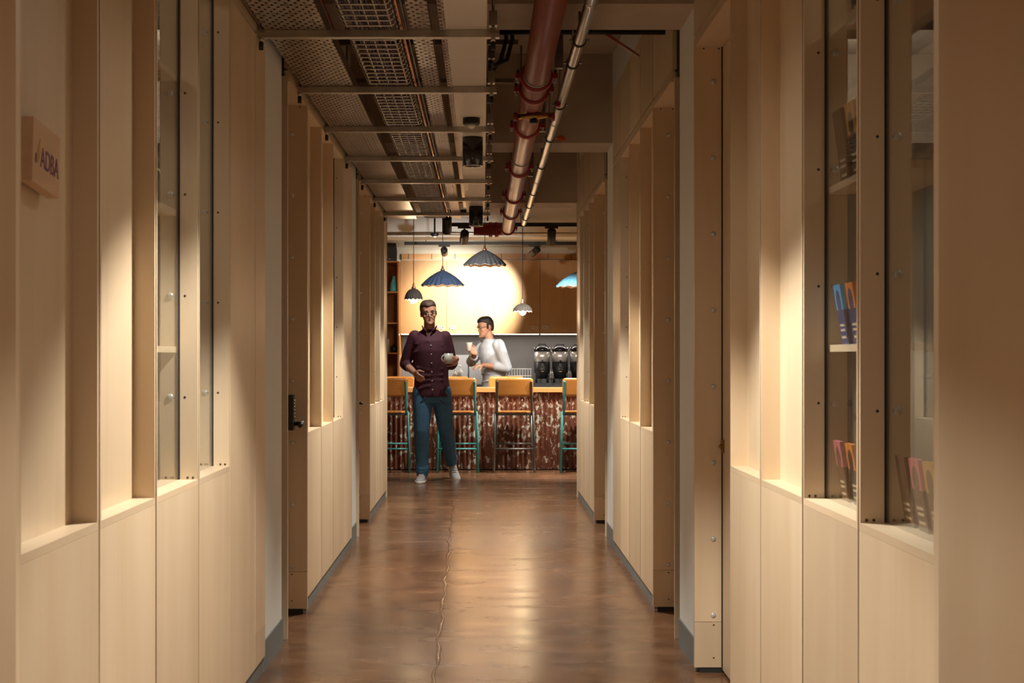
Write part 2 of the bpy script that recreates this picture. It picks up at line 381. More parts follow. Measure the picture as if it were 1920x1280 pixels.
def window(s, y0, y1, label, shelves=False, bolts=True):
    wcount[0] += 1; lower(s, y0, y1, SILL-.018); upper(s, y0, y1)
    r = thing('window_%d' % wcount[0], (X(s, .05), (y0+y1)/2, SILL), label, kind='structure')
    D = .115; yf = y1-.018
    box('sill', 'birch_y', r, X(s, 0), X(s, D), y0+G, y1-G, SILL-.0175, SILL)
    box('frame_side', 'birch', r, X(s, 0), X(s, D), y0+G, y0+.018, SILL, HEAD)
    box('frame_side', 'birch', r, X(s, 0), X(s, D), yf, y1-G, SILL, HEAD)
    box('frame_head', 'birch_y', r, X(s, 0), X(s, D), y0+G, y1-G, HEAD, HEAD+.018)
    box('gap_shade', 'dark_core', walls[s], X(s, .006), X(s, .11), y1-G+.0002, y1+G-.0002, SILL-.018, HEAD+.0185)  # blackened filler, paints the shade in the gap beside the window
    box('pane', 'glass', r, X(s, .056), X(s, .0605), y0+.018, yf, SILL, HEAD)
    sl = box('glazing_bead', 'rubber', r, X(s, .0535), X(s, .0632), yf-.003, yf, SILL, HEAD)
    if bolts:
        for k in range(5):
            z = 1.13+.307*k
            bolt(r, (X(s, .083), yf, z), s, 'y'); screw(r, (X(s, .038), yf, z))
    for dx in (.014, .03, .075, .095): screw(r, (X(s, dx), yf, SILL+.006))
    if shelves:
        for z in (1.283, 1.697, 2.105):
            box('shelf', 'birch_y', r, X(s, .064), X(s, .27), y0+.018, yf, z-.018, z)
    return r
def plainp(s, y0, y1, split=False):
    if split: box('full_panel', 'birch', walls[s], X(s, 0), X(s, .018), y0+G, y1, .067, .192); box('full_panel', 'birch', walls[s], X(s, 0), X(s, .018), y0+G, y1, .193, SEAM-.045)
    else: box('full_panel', 'birch', walls[s], X(s, 0), X(s, .018), y0+G, y1-G, .067, SEAM-.045)
    upper(s, y0, y1)
def bay(s, y0, y1, yp=None):
    # header board along the seam, plinth, dark core behind the lower and the upper boards, painting shade into their gaps
    box('header_board', 'birch_y', walls[s], X(s, 0), X(s, .02), y0, y1, HEAD+.0185, SEAM)
    box('wall_core', 'dark_core', walls[s], X(s, .006), X(s, .115), y0, y1, .068, SILL-.019)
    box('wall_core', 'dark_core', walls[s], X(s, .005), X(s, .115), y0, y1, HEAD+.019, UP-.002)
    box('wall_core', 'dark_core', walls[s], X(s, .0205), X(s, .115), y0, y1, UP-.002, SLAB-.001)
    n = 'baseboard_%s' % SIDE[s][0]
    tag(box(n, 'baseboard', None, X(s, .008), X(s, .115), y0, y1, 0, .066), 'grey recessed plinth under the plywood panels', kind='structure')
    box('wall_top', 'white_paint', walls[s], X(s, .018), X(s, .0204), y0, y1, UP, SLAB-.001)
def column(s, y0, y1):
    o = box('wall_pier_%s' % SIDE[s][0], 'white_paint', None, X(s, .012), X(s, .30), y0, y1, .117, SLAB-.001); tag(o, 'white painted pier between the plywood bays', kind='structure')
    tag(box('baseboard_%s' % SIDE[s][0], 'baseboard', None, X(s, .006), X(s, .30), y0, y1, 0, .117), 'grey skirting at the foot of a white pier', kind='structure')
def door(s, y0, y1, label, lock=True, deep=.12, leaf=True, fill=.15):
    """opening from y0 to y1: linings, head, leaf set back; the far lining's face looks down the corridor"""
    dcount[0] += 1
    r = thing('door_%d' % dcount[0], (X(s, .06), (y0+y1)/2, 0), label, kind='structure')
    box('lining', 'birch', r, X(s, .002 if s < 0 else .009), X(s, deep), y0-.024, y0, .0, HEAD+.018)
    box('lining', 'birch', r, X(s, -.006), X(s, deep), y1, y1+.024, .203, HEAD)
    box('lining', 'birch', r, X(s, -.006), X(s, deep), y1, y1+.024, .022, .2015)
    box('lining_foot', 'rubber', r, X(s, .016), X(s, deep), y1+.004, y1+.022, 0, .022)
    box('lining_head', 'birch_y', r, X(s, -.006), X(s, deep), y0, y1+.024, HEAD, HEAD+.018)
    box('header_board', 'birch_y', r, X(s, 0), X(s, .02), y0, y1+.06, HEAD+.0185, SEAM)
    box('upper_panel', 'birch', r, X(s, 0), X(s, .018), y0-.02, y1+.06, SEAM+.010, UP)
    box('wall_core', 'dark_core', r, X(s, .0205), X(s, .115), y0-(fill or .028), y1+.06, HEAD+.0185, SLAB-.001)
    if fill: box('wall_core', 'dark_core', r, X(s, .03), X(s, deep), y0-fill, y0-.0245, 0, HEAD+.018)
    if deep < .2:
        for k in range(8): bolt(r, (X(s, .068), y1, .229+.302*k), s, 'y')
        screw(r, (X(s, .07), y1, .06)); screw(r, (X(s, .07), y1, .19))
    for dx in (.03, .09): screw(r, (X(s, dx), y1, HEAD-.006))
    if leaf:
        box('leaf', 'birch', r, X(s, deep-.015), X(s, deep+.025), y0, y1-.006, .012, HEAD-.004)
        box('door_seal', 'rubber', r, X(s, deep-.02), X(s, deep+.03), y1-.006, y1, .012, HEAD)
    if lock == 'keypad':
        yl = y1-.10; x0 = X(s, .105)
        b = MB().box(x0, x0-s*.058, yl-.035, yl+.035, .90, 1.07).build('keypad_lock', 'black', r)
        for k in range(6):
            for dy in (-.016, .016): MB().lathe((x0-s*.058, yl+dy, .965+.016*k), [(.005, 0), (.005, -s*.004), (.003, -s*.006)], 8, 'x').build('button', 'chrome', b)
        MB().tube([(x0-s*.055, yl, .93), (x0-s*.088, yl, .93), (x0-s*.098, yl-.01, .93), (x0-s*.098, yl-.10, .925)], .010, 10).build('lever', 'black', b)
        MB().tube([(x0-s*.06, yl+.012, .93), (x0-s*.105, yl+.012, .932)], .011, 10).build('thumb_turn', 'black', b)
    elif lock == 'brass':
        b = MB().box(X(s, .095), X(s, .105), y1-.050, y1-.018, .875, .925).build('latch_plate', 'brass', r)
        MB().lathe((X(s, .095), y1-.034, .90), [(.009, 0), (.009, -s*.006), (.004, -s*.010)], 12, 'x').build('latch', 'brass', b)
    elif lock:
        yl = y1-.07; x0 = X(s, .105)
        b = MB().lathe((x0, yl, .905), [(.026, 0), (.026, -s*.008)], 16, 'x').build('handle_rose', lock, r)
        MB().tube([(x0, yl, .905), (x0-s*.05, yl, .905), (x0-s*.06, yl-.012, .905), (x0-s*.06, yl-.11, .905)], .009, 10).build('lever', lock, b)
    return r
# ----- near ends of the corridor behind the camera
for s in (-1, 1):
    n = SIDE[s][0]
    box('full_panel', 'birch', walls[s], X(s, 0), X(s, .115), YNEAR, 1.98, 0, SLAB-.001)
tag(box('wall_back', 'concrete', None, -4.2, 4.2, YNEAR-.1, YNEAR, 0, SLAB), 'wall closing the corridor behind the viewer', kind='structure')
# ----- bay 1
door(-1, 2.03, 2.826, 'near plywood doorway on the left, cut by the frame', None, .40)
door(1, 2.03, 2.826, 'near plywood doorway on the right, cut by the frame', None, .40)
for s in (-1, 1): bay(s, 2.86, 6.10 if s < 0 else 5.255)
niche(-1, 2.86, 3.465); niche(-1, 3.465, 4.065)
window(-1, 4.065, 4.675, 'glazed plywood window, third opening on the left from the plaque', True)
window(-1, 4.675, 5.255, 'glazed plywood window on the left beside the plain panels')
plainp(-1, 5.255, 5.83); plainp(-1, 5.83, 6.10, True)
window(1, 2.86, 3.455, 'nearest glazed plywood window on the right')
window(1, 3.455, 4.058, 'glazed plywood window with shelves of packs on the right', True)
niche(1, 4.058, 4.672); niche(1, 4.672, 5.255)
door(1, 5.285, 6.09, 'plywood doorway with brass latch before the first white pier on the right', 'brass', fill=0)
for s in (-1, 1): column(s, 6.125 if s > 0 else 6.10, 6.69)
# ----- bay 2
door(-1, 6.835, 7.51, 'plywood doorway with black keypad lock on the left', 'keypad')
door(1, 6.86, 7.57, 'plywood doorway after the first white pier on the right', None)
for s, ys in ((-1, (7.585, 8.215, 8.86, 9.505, 10.13)), (1, (7.645, 8.25, 8.87, 9.47, 9.99))):
    bay(s, ys[0], ys[4])
    niche(s, ys[0], ys[1]); niche(s, ys[1], ys[2])
    window(s, ys[2], ys[3], 'lit glazed plywood window in the middle bay on the '+SIDE[s][0])
    plainp(s, ys[3], ys[4]); column(s, ys[4]+.003, 10.585)
# ----- bay 3
door(-1, 10.75, 11.66, 'far plywood doorway with black lever handle on the left', 'black')
door(1, 10.76, 11.60, 'far plywood doorway on the right', None)
for s, ys in ((-1, (11.72, 12.30, 12.89, 13.42, 13.78)), (1, (11.66, 12.22, 12.90, 13.40, 13.78))):
    bay(s, ys[0], ys[4])
    niche(s, ys[0], ys[1])
    window(s, ys[1], ys[2], 'first glazed window of the far bay on the '+SIDE[s][0]); window(s, ys[2], ys[3], 'last glazed window before the kitchen on the '+SIDE[s][0])
    plainp(s, ys[3], ys[4])
    box('end_cap', 'birch', walls[s], X(s, -.004), X(s, .135), ys[4], YEND, 0, SLAB-.001)
# rooms behind the partitions, seen through the panes
for s in (-1, 1):
    n = SIDE[s][0]
    tag(box('wall_room_'+n, 'white_paint', None, s*3.2, s*3.3, YNEAR, YEND, 0, SLAB), 'far wall of the office behind the '+n+' panes', kind='structure')
    tag(box('wall_divider_'+n, 'white_paint', None, X(s, .14), s*4.2, YEND-.1, YEND, 0, SLAB), 'wall between the '+n+' offices and the kitchen', kind='structure')
    for y in (3.6, 9.5): point('office_fill', (s*2.1, y, 2.9), 10, .15, (1, .87, .70))  # unseen fill lights, added to brighten the reveals behind the glass
    tag(box('wall_kitchen_'+n, 'plaster', None, s*4.1, s*4.2, YEND, 21.2, 0, SLAB), 'kitchen side wall on the '+n, kind='structure')
tag(box('wall_far', 'plaster', None, -4.2, 4.2, YBACK, YBACK+.1, 0, SLAB), 'pale yellowish plaster wall behind the kitchen cabinets', kind='structure')

# ------------------------------------------------------------------ overhead services
BAR_Z = 2.475
bars = [4.662+1.232*k for k in range(8)]
names = ['above the frame']+['nearest in view', 'second in view', 'third in view', 'fourth in view', 'fifth in view', 'sixth in view', 'last before the kitchen']
for k, y in enumerate(bars):
    r = thing('support_bar', (-.4, y, BAR_Z), 'galvanised steel support bar under the cable trays, '+names[k], 'support bar', 'support bars under the cable trays')
    # channel section, open upwards
    m = MB().box(-.8635, .062, y-.02, y+.02, BAR_Z, BAR_Z+.004).box(-.8635, .062, y-.02, y-.017, BAR_Z+.004, BAR_Z+.028).box(-.8635, .062, y+.017, y+.02, BAR_Z+.004, BAR_Z+.028)
    m.build('channel', 'galv', r)
    for x in (-.852, .038):
        MB().tube([(x, y, BAR_Z-.035), (x, y, SLAB-.002)], .005, 8).build('threaded_rod', 'galv_dark', r)
        MB().lathe((x, y, BAR_Z-.012), [(.010, 0), (.010, .011)], 6).build('nut', 'galv', r)
        MB().lathe((x, y, BAR_Z+.029), [(.010, 0), (.010, .011)], 6).build('nut', 'galv', r)
        MB().lathe((x, y, BAR_Z-.045), [(.009, 0), (.009, .030)], 10).build('rod_cap', 'rubber', r)
    MB().box(.022, .054, y-.026, y+.026, BAR_Z+.045, BAR_Z+.10).build('bracket', 'galv', r)
    MB().box(.022, .054, y-.022, y+.022, BAR_Z+.16, BAR_Z+.20).build('bracket', 'galv_dark', r)
TZ = BAR_Z+.029
Y0, Y1 = 2.3, 13.9
def tray(x0, x1, z, label, h=.05):
    r = thing('cable_tray', ((x0+x1)/2, (Y0+Y1)/2, z), label, 'cable tray', 'perforated cable trays')
    y = Y0; k = 0
    while y < Y1-.01:
        y2 = min(y+3.0, Y1)
        m = MB().box(x0, x1, y+.002, y2-.002, z, z+.0015).box(x0, x0+.0015, y+.002, y2-.002, z+.0015, z+h).box(x1-.0015, x1, y+.002, y2-.002, z+.0015, z+h)
        m.build('tray_length', 'perforated', r, origin=((x0+x1)/2, y, z)); y = y2
        if y < Y1-.1:
            box('splice_plate', 'galv', r, x0-.002, x0-.0005, y-.08, y+.08, z+.008, z+h-.006)
            box('splice_plate', 'galv', r, x1+.0005, x1+.002, y-.08, y+.08, z+.008, z+h-.006)
tray(-.838, -.598, TZ, 'wide perforated steel cable tray along the left wall')
tray(-.277, -.200, TZ, 'narrow perforated steel cable tray beside the wire basket')
tray(-.178, -.128, TZ+.10, 'narrow perforated steel tray set higher beside the pale trunking', .03)
m = MB()
for k in range(18):
    x0 = -.82+k*.0118; p = random.random()*6; rr_ = random.choice((.0045, .006, .0075))
    m.tube([(x0+.005*math.sin(p+t*.8), Y0+t*(Y1-Y0)/24, TZ+.004+rr_) for t in range(25)], rr_, 6)
tag(m.build('power_cables', 'rubber', None), 'row of dark power cables lying in the wide perforated tray', 'cables', kind='stuff')
# wire basket
r = thing('cable_basket', (-.435, 8, TZ), 'steel wire mesh cable basket between the two trays', 'cable basket')
bx0, bx1 = -.53, -.338; m = MB()
y = Y0
while y < Y1:
    m.tube([(bx0-.006, y, TZ+.062), (bx0, y, TZ+.008), (bx0+.012, y, TZ+.003), (bx1-.012, y, TZ+.003), (bx1, y, TZ+.008), (bx1+.006, y, TZ+.062)], .0034, 6); y += .088
tag(m.build('cross_wires', 'galv', r), kind='stuff')
for x, z in [(bx0+.012+(bx1-bx0-.024)*k/4, TZ+.008) for k in range(5)]+[(bx0-.006, TZ+.062), (bx1+.006, TZ+.062), (bx0-.002, TZ+.034), (bx1+.002, TZ+.034)]:
    MB().tube([(x, Y0, z), (x, Y1, z)], .0036, 6).build('long_wire', 'galv', r)
m = MB()
for k in range(15):
    x0 = random.uniform(bx0+.02, bx1-.02); z0 = TZ+.016+random.random()*.03; p = random.random()*6
    m.tube([(x0+.014*math.sin(p+t*.9)+.005*math.sin(p*3+t*2.3), Y0+t*(Y1-Y0)/30, z0+.004*math.sin(p+t)) for t in range(31)], .0042, 6)
o = m.build('cable_bundle', 'cable_grey', None); tag(o, 'loose bundle of grey data cables lying in the wire basket', 'cables', kind='stuff')
for x, z, mt, lab in ((-.315, TZ+.02, 'copper', 'thin copper coloured cable beside the wire basket'), (-.300, TZ+.035, 'galv_dark', 'thin dark conduit beside the wire basket')):
    tag(MB().tube([(x, Y0, z), (x, Y1, z)], .005, 8).build('conduit', mt, None), lab, 'conduit')
# pale trunking
r = thing('cable_trunking', (-.06, 8, TZ), 'pale enamelled cable trunking carrying the black downlights', 'trunking')
ys = [Y0, 6.48, 9.48, 12.48, Y1]
for a, b in zip(ys, ys[1:]):
    MB().box(-.142, .014, a+.001, b-.001, TZ, TZ+.052).build('trunking_length', 'trunking', r)
# downlights
dl_lab = {1.75: 'above the near doorways, out of frame', 4.3: 'above the near bay, out of frame', 8.75: 'nearer, hanging from the trunking below the motion sensor', 12.75: 'farther, hanging from the trunking near the kitchen'}
for y in DOWN_Y:
    r = thing('downlight', (-.06, y, TZ-.165), 'black cylindrical downlight, '+dl_lab.get(y, 'added behind the viewer for ambient light'), 'lamp', 'black downlights')
    b = MB().lathe((-.06, y, TZ-.165), [(.050, .012), (.050, 0), (.058, 0), (.058, .164), (.0, .164)], 28).build('housing', 'black_gloss', r)
    MB().lathe((-.06, y, TZ-.150), [(.0, 0), (.050, 0), (.050, .003), (.0, .003)], 24).build('lens', 'lamp_face', r)
    spot('downlight_beam', (-.06, y, TZ-.168), (-.06, y, 0), P_DOWN*(.25 if y < 0 else .45 if y < 2 else 1), 106, .32, .03, parent=r)
    spot('downlight_fill', (-.06, y, TZ-.170), (-.06, y, 0), P_FILL, 172, .5, .045, WARM, r)   # added wide fill light that lifts the upper walls
if True:
    y = 8.05
    r = thing('motion_sensor', (-.062, y, TZ-.055), 'black round motion sensor with white dome under the trunking', 'sensor')
    MB().lathe((-.062, y, TZ-.036), [(.040, 0), (.045, .006), (.045, .036)], 24).build('housing', 'black', r)
    MB().ball((-.062, y, TZ-.036), (.022, .022, .020)).build('dome', 'white_plastic', r)
# red sprinkler main
PX, PZ, PR = .245, 2.54, .060
r = thing('sprinkler_pipe', (PX, 9, PZ-PR), 'thick red sprinkler main with bolted couplings overhead', 'pipe')
cpl = [2.9, 5.0, 7.05, 7.40, 8.56, 10.42, 12.2, 13.6, 15.3]
MB().tube([(PX, 1.8, PZ), (PX, 15.35, PZ)], PR, 28).build('pipe_run', 'red_pipe', r)
MB().tube([(PX, 15.3, PZ), (PX-.01, 15.42, PZ), (PX-.05, 15.48, PZ), (PX-.14, 15.5, PZ), (PX-.34, 15.5, PZ)], PR, 20).build('elbow', 'red_coupling', r)
for k, y in enumerate(cpl):
    c = MB().lathe((PX, y, PZ), [(PR+.001, -.028), (PR+.013, -.026), (PR+.016, -.012), (PR+.016, .012), (PR+.013, .026), (PR+.001, .028)], 28, 'y').build('coupling', 'red_coupling', r)
    for s in (-1, 1):
        MB().box(PX+s*(PR+.008), PX+s*(PR+.036), y-.022, y+.022, PZ-.012, PZ+.012).build('lug', 'red_coupling', c)
        MB().tube([(PX+s*(PR+.026), y, PZ-.030), (PX+s*(PR+.026), y, PZ+.030)], .007, 6).build('lug_bolt', 'galv_dark', c)
for x in (PX-.11, PX-.17): MB().lathe((x, 15.5, PZ), [(PR+.001, -.02), (PR+.016, -.016), (PR+.016, .016), (PR+.001, .02)], 24, 'x').build('coupling', 'red_coupling', r)
for y in (6.98, 9.9, 13.5):
    MB().tube([(PX, y, PZ+PR), (PX, y, SLAB-.002 if not 9.9 == y else SLAB-.002)], .006, 8).build('hanger_rod', 'galv_dark', r)
    MB().lathe((PX, y, PZ), [(PR+.001, -.015), (PR+.004, -.015), (PR+.004, .015), (PR+.001, .015)], 24, 'y').build('hanger_band', 'galv_dark', r)
# brass valve under the main
r = thing('drain_valve', (PX+.01, 7.75, PZ-.15), 'brass drain valve with red end fittings under the sprinkler main', 'valve')
vz = PZ-PR-.016
MB().tube([(PX-.075, 7.75, vz), (PX-.03, 7.75, vz), (PX, 7.75, vz+.004), (PX+.05, 7.75, vz+.006), (PX+.10, 7.75, vz+.01)], [.012, .016, .022, .016, .012], 12).build('valve_body', 'brass', r)
MB().lathe((PX+.01, 7.75, vz-.035), [(.018, 0), (.022, .01), (.016, .03)], 14).build('outlet', 'black', r)
MB().tube([(PX+.01, 7.75, vz), (PX+.01, 7.75, vz+.03)], .014, 10).build('neck', 'brass', r)
for x in (PX-.082, PX+.106):
    MB().lathe((x, 7.75, vz), [(.020, -.01), (.024, 0), (.020, .01)], 8, 'x').build('end_fitting', 'red_coupling', r)
# bright metal conduit
SX, SZ, SR = .395, 2.55, .024
r = thing('steel_conduit', (SX, 9, SZ-SR), 'bright steel pipe with black clips beside the red main', 'pipe')
MB().tube([(SX, 1.8, SZ), (SX, 14.9, SZ)], SR, 18).build('pipe_run', 'steel', r)
for y in (3.8, 6.3, 6.78, 7.9, 9.1, 10.4, 12.1, 13.15, 14.3):
    c = MB().lathe((SX, y, SZ), [(SR+.0005, -.011), (SR+.005, -.011), (SR+.005, .011), (SR+.0005, .011)], 18, 'y').build('clip', 'rubber', r)
    for s in (-1, 1): MB().box(SX+s*(SR+.003), SX+s*(SR+.018), y-.009, y+.009, SZ-.004, SZ+.004).build('clip_ear', 'galv_dark', c)
    MB().tube([(SX, y, SZ+SR), (SX, y, (BEAM if (6.17 < y < 6.66 or 10.17 < y < 10.64 or 14.12 < y < 14.6) else SLAB)-.002)], .005, 8).build('hanger_rod', 'galv_dark', r)
for y in (5.6, 8.5, 11.3): MB().lathe((SX, y, SZ), [(SR+.0005, -.02), (SR+.002, -.02), (SR+.002, .02), (SR+.0005, .02)], 18, 'y').build('sleeve', 'steel', r)
MB().lathe((SX-.02, 7.72, SZ-.03), [(.012, -.03), (.015, -.02), (.015, .02), (.012, .03)], 10, 'y').build('tag_clip', 'red_coupling', r)
# conduits and straps in the bays
tag(MB().tube([(.05, 6.92, 2.715), (1.06-.24, 6.92, 2.715)], .012, 10).build('cross_conduit', 'black', None), 'black conduit crossing behind the nearest beam', 'conduit')
tag(MB().tube([(.52, 7.0, 2.75), (.80, 7.9, 2.80)], .008, 8).build('red_cable', 'red_coupling', None), 'thin red cable slanting to the right wall', 'cable')
for k, dx in enumerate((0, .028)):
    tag(MB().tube([(.075+dx, 6.98, 2.95), (.10+dx, 7.0, 2.80), (.105+dx, 7.0, 2.70), (.08+dx, 6.97, 2.60), (.045, 6.95-.1*k, 2.55), (.03, 6.9-.1*k, 2.56)], .009, 8).build('flex_hose', 'rubber', None), ('inner' if k == 0 else 'outer')+' black flexible conduit loop dropping beside the trunking', 'cable', 'black conduit loops')
for y, lab in ((6.95, 'nearest'), (8.9, 'second'), (11.1, 'third')):
    r = thing('ceiling_strut', (.33, y, 2.7), 'dark steel drop strut beside the bright pipe, '+lab, 'strut', 'drop struts')
    MB().box(.325, .362, y, y+.04, 2.56, SLAB-.002).build('post', 'galv_dark', r); MB().box(.31, .377, y-.01, y+.05, SLAB-.012, SLAB-.0015).build('plate', 'galv_dark', r)
for y in (6.9, 7.9, 9.0):
    tag(box('cross_strut', 'galv_dark', None, -.80, .18, y, y+.03, 2.86, 2.885), 'dark cross strut above the trays, '+{6.9: 'nearest', 7.9: 'second', 9.0: 'third'}[y], 'strut', 'cross struts above the trays')
for k, (x, z) in enumerate(((-.66, 2.63), (-.45, 2.645), (-.3, 2.635))):
    tag(MB().tube([(x, 2.4, z), (x+.03, 6.0, z), (x-.02, 10, z), (x, 13.7, z)], .010, 8).build('red_alarm_cable', 'red_coupling', None), ('left', 'middle', 'right')[k]+' red alarm cable running above the trays', 'cable', 'red alarm cables')

# ------------------------------------------------------------------ plaque and packs
pr = thing('plaque', (-.90, 3.115, 1.588), 'square wooden plaque reading ADBA fixed in the near left niche', 'sign')
a = R(5)
def plq(u, v, n):   # u along the corridor, v up, n out of the wall
    c, s_ = math.cos(a), math.sin(a)
    return Vector((-.9215+n, 3.115+u*c+v*s_, 1.653-u*s_+v*c))
def plq_box(u0, u1, v0, v1, n0, n1):
    return MB().add([plq(u, v, n) for n in (n0, n1) for u, v in ((u0, v0), (u1, v0), (u1, v1), (u0, v1))], [(0,1,2,3),(4,5,6,7),(0,1,5,4),(1,2,6,5),(2,3,7,6),(3,0,4,7)])
plq_box(-.095, .095, -.064, .064, .012, .036).build('board', 'plaque_wood', pr)
plq_box(-.075, .075, -.045, .045, .0005, .012).build('spacer', 'dark_core', pr)
cu = bpy.data.curves.new('t', 'FONT'); cu.body = 'ADBA'; cu.size = .058; cu.extrude = .0004; cu.align_x = 'CENTER'
to = bpy.data.objects.new('t', cu); COL.objects.link(to); bpy.context.view_layer.update()
tm = bpy.data.meshes.new_from_object(to.evaluated_get(bpy.context.evaluated_depsgraph_get()))
m = MB(); m.add([plq(v.co.x*.85+.022, v.co.y-.025, .0365+v.co.z) for v in tm.vertices], [tuple(p.vertices) for p in tm.polygons])
bpy.data.objects.remove(to); m.build('lettering', 'purple_ink', pr)
fl_pts = [(-.060, -.022), (-.050, -.012), (-.046, .006), (-.046, .030), (-.054, .020), (-.061, .010), (-.064, -.006)]
MB().add([plq(u, v, n) for n in (.0362, .0368) for u, v in fl_pts], [tuple(range(7)), tuple(range(7, 14))]+[(i, (i+1) % 7, 7+(i+1) % 7, 7+i) for i in range(7)]).build('flame_mark', 'yellow_ink', pr)
d_pts = [(-.074+.005*math.cos(t*.7), -.014+.011*math.sin(t*.7)) for t in range(9)]
MB().add([plq(u, v, n) for n in (.0362, .0368) for u, v in d_pts], [tuple(range(9)), tuple(range(9, 18))]+[(i, (i+1) % 9, 9+(i+1) % 9, 9+i) for i in range(9)]).build('drop_mark', 'purple_ink', pr)
def pack(y, z, top, body, label, h=.155, wd=.074, lean=.024, group=None, x0=None):
    """a slim carton leaning with its top against the pane of the right hand wall"""
    xb = X(1, .066)+lean; r = thing('display_pack', (xb, y, z), label, 'pack', group)
    t = .010; th = math.asin(lean/h)
    def P(u, v, n): return Vector((xb-math.sin(th)*v+math.cos(th)*n, y+u, z+.001+math.cos(th)*v+math.sin(th)*n))
    def pb(u0, u1, v0, v1, n0, n1): return MB().add([P(u, v, n) for n in (n0, n1) for u, v in ((u0, v0), (u1, v0), (u1, v1), (u0, v1))], [(0,1,2,3),(4,5,6,7),(0,1,5,4),(1,2,6,5),(2,3,7,6),(3,0,4,7)])
    q = wd/2
    pb(-q, q, 0, h*.58, 0, t).build('carton', body, r)
    pb(-q, q, h*.58, h, 0, t).build('carton_top', top, r)
    # oval window on the front and pale print bars, on both the front and the near side
    ov = [(.022*math.cos(k*.5236), h*.72+.030*math.sin(k*.5236)) for k in range(12)]
    MB().add([P(u, v, n) for n in (-.0006, 0) for u, v in ov], [tuple(range(12)), tuple(range(12, 24))]+[(i, (i+1) % 12, 12+(i+1) % 12, 12+i) for i in range(12)]).build('oval_print', body, r)
    for v in (.10, .22, .30): pb(-q*.6, q*.6, h*v, h*v+.006, -.0006, 0).build('print_bar', 'cover_cream', r)
    return r
rows = [(SILL, [('cover_pink', 'cover_brown', 'pink and brown'), ('cover_orange', 'cover_dark', 'orange and black'), ('cover_green', 'cover_brown', 'green and brown')], 'on the sill', .155),
        (1.283, [('cover_blue', 'cover_navy', 'sky blue and navy'), ('cover_orange', 'cover_navy', 'orange and navy'), ('cover_orange', 'cover_blue', 'orange and blue')], 'on the lower shelf', .155),
        (1.697, [('cover_brown', 'cover_brown', 'brown'), ('cover_gold', 'cover_dark', 'gold and black'), ('cover_gold', 'cover_brown', 'gold and brown')], 'on the middle shelf', .19),
        (2.105, [('cover_cream', 'cover_cream', 'plain cream'), ('cover_cream', 'cover_dark', 'cream and black'), ('cover_gold', 'cover_cream', 'gold and cream')], 'on the top shelf', .19)]
for z, cs, where, h in rows:
    for (tp, bd, nm), y in zip(cs, (3.96, 3.83, 3.71)):
        pack(y, z, tp, bd, nm+' carton leaning '+where+' of the shelved window', h, .074 if h < .17 else .09, group='cartons in the right windows')
for (tp, bd, nm), y in zip([('cover_brown', 'cover_brown', 'dark brown'), ('cover_pink', 'cover_brown', 'pink and brown'), ('cover_gold', 'cover_brown', 'gold and brown')], (3.36, 3.255, 3.15)):
    pack(y, SILL, tp, bd, nm+' carton leaning on the sill of the nearest right window', group='cartons in the right windows')

# ------------------------------------------------------------------ kitchen
CY = 17.05   # front of the bar
r = thing('bar_counter', (0, CY+.3, 0), 'long bar clad in rusty corrugated metal with an orange wood top', 'bar counter')
box('carcass', 'dark_core', r, -2.6, 2.6, CY+.03, CY+.50, 0, .865)
for k in range(8):
    x0 = -2.6+k*.65; prof = []
    n = 52
    for i in range(n+1):
        x = x0+.65*i/n; prof.append((x, CY-.012*math.cos(2*math.pi*(x-x0)/.0542)+.012+(k % 2)*.002))
    vs_ = [(x, y, z) for z in (.012, .865) for x, y in prof]+[(x, y+.002, z) for z in (.012, .865) for x, y in prof]; q = n+1
    fs = [(i, i+1, q+i+1, q+i) for i in range(n)]+[(2*q+i, 2*q+i+1, 3*q+i+1, 3*q+i) for i in range(n)]
    MB().add(vs_, fs, True).build('corrugated_sheet', 'rusty_metal', r)
for k, (a_, b_) in enumerate(((-2.7, -.9), (-.9, .35), (.35, .98), (.98, 2.7))): box('worktop_board', 'bar_wood', r, a_+.001, b_-.001, CY-.03+(.004 if k % 2 else 0), CY+.58, .866, .910+(.003 if k % 2 else 0))
